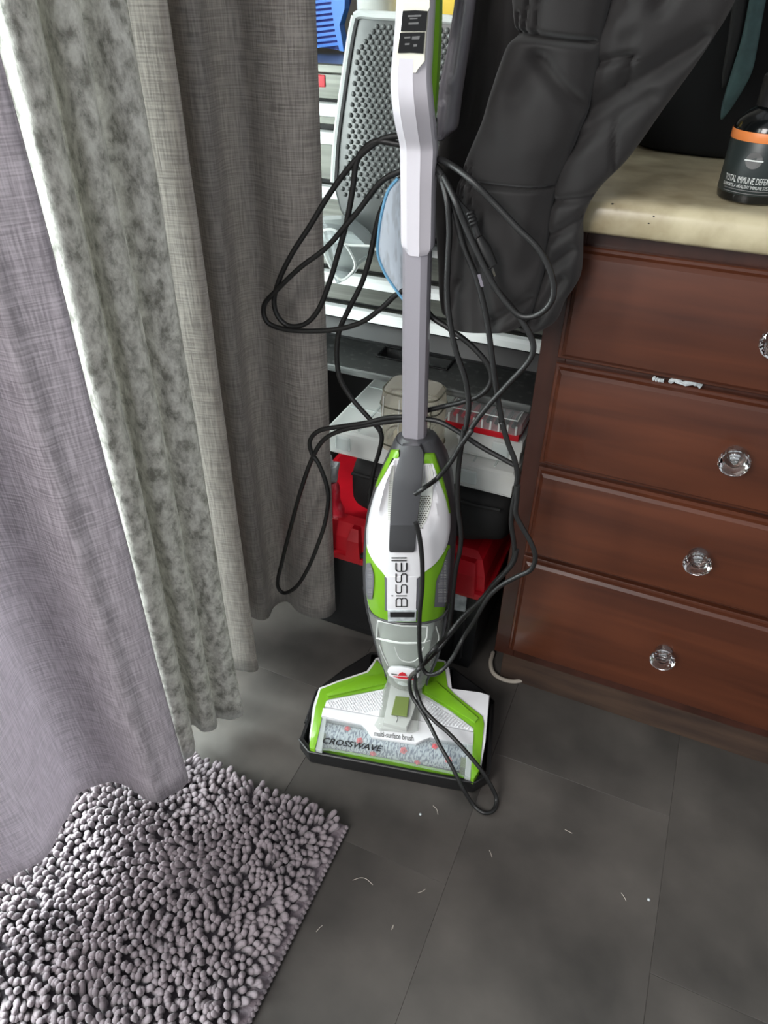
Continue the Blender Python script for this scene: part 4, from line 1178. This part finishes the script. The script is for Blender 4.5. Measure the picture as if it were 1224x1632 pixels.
# ------------------------------------------------------------------ chenille rug
RU0, RU1, RV0, RV1 = -1.02, -.130, -1.02, -.372
rug = cab_root('bath_rug', (RU0 + RU1) / 2, (RV0 + RV1) / 2, 0, label='grey chenille noodle rug on the dark floor under the curtain', cat='rug')
ru, rv = (RU1 - RU0) / 2, (RV1 - RV0) / 2
bm = new_bm(); box(bm, (-ru, -rv, .0005), (ru, rv, .007), .002); obj('backing', bm, m_rugbase, rug, smooth=False)
bm = new_bm()
for x0, x1, y0_, y1 in ((ru - .016, ru + .004, -rv, rv),): box(bm, (x0, y0_, .003), (x1, y1, .010), .003)
obj('bound_edge', bm, mat('rug_binding', (118, 108, 114), .95, bump=.5, bscale=(60, 260, 60)), rug)
bm = new_bm()
for v in np.arange(-rv, rv, .0075): 
    if v + (RV0 + RV1) / 2 < -.86: continue
    lathe(bm, [(.0001, 0), (.0034, .001), (.0042, .004), (.002, .0072), (.0001, .0078)], 6, None, (ru + .003, v, .003), cap=False)
obj('edge_loops', bm, m_rug, rug, kind='stuff')
rng = random.Random(11)
vs, fs = [], []
S = .0098
prof_n = [(.0038, 0.0), (.0045, .35), (.0048, .74), (.0038, .93), (.0016, 1.0)]
NS = 8
row = 0
v = RV1 - .006
while v > -.88:
    u = -.80 + (S / 2 if row % 2 else 0)
    while u < RU1 - .016:
        uu, vv = u + rng.uniform(-.0028, .0028), v + rng.uniform(-.0028, .0028)
        lean_u = .6 * noise.noise(Vector((uu * 9, vv * 9, 1.3))) + rng.uniform(-.28, .28) + .3
        lean_v = .6 * noise.noise(Vector((uu * 9, vv * 9, 7.7))) + rng.uniform(-.28, .28) - .22
        if u > RU1 - .05: lean_u += .45 * (u - RU1 + .05) / .05
        if v > RV1 - .03: lean_v += .5 * (v - RV1 + .03) / .03
        ax = Vector((lean_u, lean_v, 1)).normalized()
        Ln = .024 * rng.uniform(.8, 1.15)
        a = ax.cross(Vector((0.3, 1, 0))).normalized(); b = ax.cross(a)
        bend = Vector((lean_u, lean_v, 0)) * .004
        base = Vector((uu - (RU0 + RU1) / 2, vv - (RV0 + RV1) / 2, .004))
        i0 = len(vs)
        for r, h in prof_n:
            c = base + ax * (Ln * h) + bend * h * h
            for k in range(NS):
                t = 2 * math.pi * k / NS
                vs.append(c + (a * math.cos(t) + b * math.sin(t)) * r)
        vs.append(base + ax * (Ln * 1.03) + bend)
        for q in range(len(prof_n) - 1):
            for k in range(NS):
                fs.append((i0 + q * NS + k, i0 + q * NS + (k + 1) % NS, i0 + (q + 1) * NS + (k + 1) % NS, i0 + (q + 1) * NS + k))
        tp = i0 + len(prof_n) * NS; lr = i0 + (len(prof_n) - 1) * NS
        for k in range(NS): fs.append((lr + k, lr + (k + 1) % NS, tp))
        u += S
    v -= S * .87; row += 1
me = bpy.data.meshes.new('pile'); me.from_pydata([tuple(p) for p in vs], [], fs); me.materials.append(m_rug)
me.polygons.foreach_set('use_smooth', [True] * len(me.polygons)); me.update()
pile = bpy.data.objects.new('pile', me); COL.objects.link(pile); pile.parent = rug; pile['kind'] = 'stuff'

# ------------------------------------------------------------------ jacket
_j = Vector((-.02, -.05, 0.70))
jk = cab_root('puffer_jacket', *_j, label='black puffer jacket hanging in front of the countertop corner', cat='jacket')
bm = new_bm(); pillow(bm, [(-420, 690, 900), (-150, 705, 880), (0, 735, 850), (80, 725, 840), (150, 716, 825), (230, 702, 795), (300, 694, 775), (400, 700, 762), (470, 703, 760), (500, 709, 758)], .012, .026, _j, 40, 8, ruf=.006, seed=3, folds=((775, -50, 755, 200, 14, .012), (800, -80, 790, 240, 10, .010), (730, 330, 720, 480, 8, .008), (745, 420, 752, 500, 6, .006))); obj('back_panel', bm, m_jacket, jk, angle=80)
FB = ((1012, -60, 1016, 90, 5, .007), (1016, 90, 1003, 135, 5, .007), (950, 102, 1012, 84, 6, .007), (940, 178, 1128, 60, 17, .014), (900, 238, 1040, 150, 14, .008), (987, 193, 979, 282, 4, .006), (880, 318, 955, 309, 7, .009), (884, 372, 930, 345, 9, .010), (870, 430, 915, 395, 10, .008), (1060, 10, 1110, -60, 14, .01), (960, 30, 1040, -60, 16, .010), (860, 500, 900, 440, 8, .007))
bm = new_bm(); pillow(bm, [(-480, 860, 1400), (-200, 845, 1268), (0, 842, 1172), (60, 850, 1137), (110, 858, 1104), (170, 880, 1060), (250, 885, 1003), (300, 884, 955), (345, 876, 930), (385, 872, 928), (440, 862, 924), (480, 852, 900), (508, 842, 888), (522, 830, 866)], -.056, .024, _j, 90, 12, ruf=.007, seed=8, folds=FB); obj('front_panel', bm, m_jacket, jk, angle=80)
FS = ((815, 50, 950, 66, 7, .016), (836, 20, 832, 50, 4, .008), (856, -10, 846, 48, 4, .008), (872, 0, 866, 50, 4, .006), (740, 281, 890, 296, 4, .009), (752, 262, 748, 310, 3, .006), (763, 255, 764, 318, 3, .006), (742, 268, 738, 320, 3, .005), (870, 90, 938, 172, 13, .011), (835, 150, 880, 95, 22, .006), (905, 250, 850, 420, 16, .008), (770, 330, 745, 440, 13, .008), (800, 500, 850, 470, 9, .010), (760, 130, 850, 230, 26, -.004), (810, 340, 830, 460, 20, .006), (722, 500, 742, 440, 7, .007))
bm = new_bm(); pillow(bm, [(-480, 800, 1040), (-250, 808, 1015), (-60, 818, 985), (0, 820, 974), (40, 824, 966), (54, 828, 963), (72, 812, 961), (110, 797, 955), (145, 786, 947), (193, 771, 931), (250, 747, 908), (282, 737, 893), (292, 733, 889), (330, 726, 880), (400, 716, 871), (450, 711, 864), (490, 712, 852), (508, 716, 842), (516, 724, 832)], -.066, .036, _j, 90, 12, ruf=.006, seed=1, folds=FS); obj('sleeve', bm, m_jacket, jk, angle=80)
FL = ((738, 0, 722, 120, 5, .006), (722, 60, 708, 160, 4, .005), (716, 150, 706, 215, 4, .005))
bm = new_bm(); pillow(bm, [(-300, 742, 790), (-60, 732, 764), (0, 726, 758), (80, 713, 747), (140, 701, 738), (180, 698, 733), (203, 697, 729), (212, 697, 719), (224, 698, 706)], -.045, .008, _j, 48, 10, ruf=.004, seed=6, folds=FL); obj('lining', bm, m_lining, jk, angle=80, label='grey satin lining edge')
bm = new_bm(); tube(bm, [uv(at_v(x, y, -.07)) - _j for x, y in catmull([(712, 498), (740, 505), (790, 514), (860, 524)], 20)], .003, 6); obj('hem_binding', bm, m_jacket, jk)
bm = new_bm(); tube(bm, [(0, .08, 1.0), (0, .04, 0.98), (0, -.03, .98), (0, -.04, 1.02)], .008, 8)
hk = cab_root('coat_hook', -.02, .26, 1.0, label='black coat hook over the jacket, out of frame', cat='hook')
bm.free(); bm = new_bm(); tube(bm, [(.1, .078, .6), (.1, .03, .58), (0, -.25, .56), (0, -.36, .57), (0, -.37, .62)], .008, 8); obj('hook_arm', bm, m_black, hk)

# ------------------------------------------------------------------ on the worktop: backpack with teal strap, supplement bottle
bp_ = cab_root('backpack', .27, .40, .911, label='black backpack with hanging teal strap at the back of the countertop', cat='backpack')
bm = new_bm(); rings = []
for z, s in catmull([(0, .9), (.02, 1), (.15, 1.02), (.30, .98), (.38, .85), (.42, .6)], 30):
    rings.append([(.25 * s * math.copysign(abs(math.cos(t)) ** .45, math.cos(t)), .145 * s * math.copysign(abs(math.sin(t)) ** .5, math.sin(t)) + .006 * noise.noise(Vector((math.cos(t) * 3, z * 12, 2))), z) for t in np.linspace(0, 2 * math.pi, 41)[:-1]])
loft(bm, rings); obj('pack_body', bm, mat('dark_pack_cloth', (7, 7, 8), .95), bp_, angle=80)
_b = Vector((.27, .40, .911))
_b = Vector((.27, .40, .911))
bm = new_bm(); pillow(bm, [(-160, 1215, 1262), (-60, 1202, 1236), (0, 1194, 1221), (60, 1182, 1210), (110, 1167, 1200), (140, 1158, 1186), (160, 1152, 1174), (176, 1149, 1163), (190, 1148.5, 1152)], .235, .006, _b, 16, 6, ruf=.004, seed=2, power=.5); obj('teal_strap', bm, m_teal, bp_, angle=80, label='teal webbing strap hanging down')
bm = new_bm(); pillow(bm, [(-160, 1190, 1220), (0, 1168, 1192), (60, 1160, 1182), (110, 1152, 1168), (140, 1150, 1160)], .24, .005, _b, 12, 5); obj('black_strap', bm, m_bag, bp_, angle=80)

BR = .0365
bc_ = uv(at_z(1190, 328, .911)); bo = cab_root('supplement_bottle', .2025, bc_.y + BR, .911, label='dark supplement bottle with an orange band at the right edge of the countertop', cat='bottle')
bm = new_bm(); lathe(bm, [(.032, 0), (.0355, .002), (BR, .007), (BR, .072), (.034, .080), (.026, .088), (.018, .093), (.016, .098)], 40); obj('glass_body', bm, m_bottle, bo)
bm = new_bm(); lathe(bm, [(.020, .094), (.020, .122), (.018, .124)], 32); obj('cap', bm, m_black, bo)
bm = new_bm(); lathe(bm, [(BR + .0002, .010), (BR + .0004, .0103), (BR + .0004, .064), (BR + .0002, .0643)], 40, cap=False); obj('label_wrap', bm, m_blabel, bo)
bm = new_bm(); lathe(bm, [(BR + .0006, .0625), (BR + .0009, .063), (BR + .0009, .0715), (BR + .0006, .072)], 40, cap=False); obj('orange_band', bm, m_orange, bo)
bpy.context.view_layer.update(); fd = bo.matrix_basis.inverted() @ EYE
A0 = math.atan2(fd.y, fd.x)


def wrap_text(s, width, height, zc, ang, material, name, bm=None):
    bm = bm or text_mesh(s, 1.0)
    xs = [v.co.x for v in bm.verts]; ys = [v.co.y for v in bm.verts]
    for v in bm.verts:
        fx = (v.co.x - (min(xs) + max(xs)) / 2) / (max(xs) - min(xs)) * width
        fy = (v.co.y - (min(ys) + max(ys)) / 2) / (max(ys) - min(ys)) * height
        a = A0 + ang + fx / BR
        v.co = Vector((math.cos(a) * (BR + .0011), math.sin(a) * (BR + .0011), zc + fy))
    return obj(name, bm, material, bo, smooth=False)


wrap_text('TOTAL IMMUNE DEFENSE', .054, .0066, .0255, -.18, m_printwhite, 'lettering')
wrap_text('SUPPORTS A HEALTHY IMMUNE SYSTEM', .056, .0034, .0188, -.18, m_printwhite, 'lettering')
wrap_text('U', .006, .008, .058, .42, m_printblue, 'lettering'); wrap_text('A', .008, .012, .046, .42, m_printblue, 'lettering')
bm = new_bm(); bmesh.ops.create_circle(bm, cap_ends=True, radius=1, segments=28); wrap_text('', .017, .0165, .0455, -.16, m_textgrey, 'round_seal', bm)
bm = new_bm(); bmesh.ops.create_grid(bm, x_segments=4, y_segments=1, size=1); q = wrap_text('', .019, .0014, .0455, -.16, m_printwhite, 'seal_bar', bm)
for v_ in q.data.vertices: v_.co.x *= 1.008; v_.co.y *= 1.008
for zz in (.0152, .0122):
    bm = new_bm(); bmesh.ops.create_grid(bm, x_segments=12, y_segments=1, size=1); wrap_text('', .050, .0009, zz, -.18, m_textgrey, 'small_print', bm)

# yellow sack and cream tub on the tool chest, beside the vacuum grip
ys = cab_root('yellow_sack', uv(at_v(722, 20, .30)).x + .03, .30, 1.003, label='yellow plastic sack on the tool chest behind the vacuum grip', cat='sack')
bm = new_bm(); rings = []
for z, s in catmull([(0, .85), (.012, 1), (.06, 1.03), (.12, .95), (.15, .7)], 18):
    rings.append([(.075 * s * math.copysign(abs(math.cos(t)) ** .6, math.cos(t)) + .005 * noise.noise(Vector((z * 30, math.cos(t) * 3, 3))), .06 * s * math.copysign(abs(math.sin(t)) ** .6, math.sin(t)), z) for t in np.linspace(0, 2 * math.pi, 29)[:-1]])
loft(bm, rings); obj('sack_body', bm, m_yellow, ys, angle=80)
bm = new_bm(); tube(bm, [(.04, -.02, .145), (0, 0, .165), (-.03, .01, .15)], [.012, .02, .01], 10); obj('sack_neck', bm, m_yellow, ys)
ct = cab_root('cream_tub', uv(at_v(604, 5, .27)).x, .27, 1.003, label='clear and cream plastic tub on the chest behind the dimpled pad', cat='tub')
bm = new_bm(); lathe(bm, [(.028, 0), (.03, .004), (.033, .08), (.034, .084), (.034, .09)], 32); obj('tub_body', bm, m_milky, ct)
bm = new_bm(); lathe(bm, [(.035, .0895), (.0355, .1), (.032, .104)], 32); obj('tub_lid', bm, m_cream, ct)

# ------------------------------------------------------------------ small debris
for pts, nm, lb in (([(1040, 602), (1050, 606), (1058, 607)], 'film_scrap', 'small pale film scrap, left one in the gap above the second drawer'),
                    ([(1066, 609), (1076, 606), (1090, 611), (1108, 611), (1117, 616)], 'film_scrap', 'longer crumpled clear film scrap, right one in the gap above the second drawer')):
    bm = new_bm(); P = catmull([tuple(at_v(x, y, -.006)) for x, y in pts], 14); tube(bm, P, [.0016 + .0022 * abs(math.sin(k * 1.1)) for k in range(14)], 6)
    o = rehome(obj(nm, bm, m_foam)); tag(o, lb, 'scrap', 'film scraps in the drawer gap')
bm = new_bm(); tube(bm, [at_z(x, y, .006) for x, y in catmull([(1116, 1173), (1122, 1178), (1130, 1180), (1137, 1178)], 14)], .0022, 6); o = rehome(obj('cord_scrap', bm, m_ringgreen)); tag(o, 'short curved green cord scrap on the floor by the toe kick', 'scrap')
bm = new_bm(); tube(bm, [at_z(x, y, .005) for x, y in catmull([(786, 1040), (782, 1056), (786, 1072), (800, 1082), (818, 1086), (834, 1083), (846, 1076)], 40)], .0042, 8); o = rehome(obj('white_cable', bm, m_cable)); tag(o, 'dusty white cable loop on the floor at the cabinet corner', 'cable')
HAIRS = [[(562, 1403), (574, 1399), (584, 1401), (594, 1410)], [(666, 1423), (672, 1421), (678, 1417)], [(624, 1482), (627, 1474), (626, 1480)], [(900, 1322), (906, 1325), (912, 1328)], [(504, 1485), (510, 1478), (514, 1475)], [(690, 1284), (696, 1290), (698, 1298)], [(990, 1423), (995, 1430), (998, 1436)], [(780, 1355), (783, 1362), (784, 1366)]]
plc = ['longest, curved, near the rug corner', 'right of the longest hair', 'short, lower middle of the floor', 'on the wide tile right of the vacuum tray', 'beside the lower rug edge', 'close in front of the tray', 'left of the long tile seam', 'below the loose cord end']
for h_, pl in zip(HAIRS, plc):
    bm = new_bm(); tube(bm, [at_z(x, y, .0012) for x, y in catmull(h_, 10)], .0005, 4); o = rehome(obj('hair', bm, m_hair)); tag(o, 'pale loose hair on the dark floor, ' + pl, 'hair', 'hairs on the floor')
for (x, y), pl in (((1034, 1434), 'on the long seam of the floor tiles'), ((670, 1298), 'left of the loose cord end')):
    bm = new_bm(); c = at_z(x, y, .001); lathe(bm, [(.0025, 0), (.0022, .001), (.0008, .002)], 6, None, c); o = rehome(obj('crumb', bm, m_foam, smooth=False)); tag(o, 'white crumb on the dark floor ' + pl, 'crumb', 'crumbs on the floor')
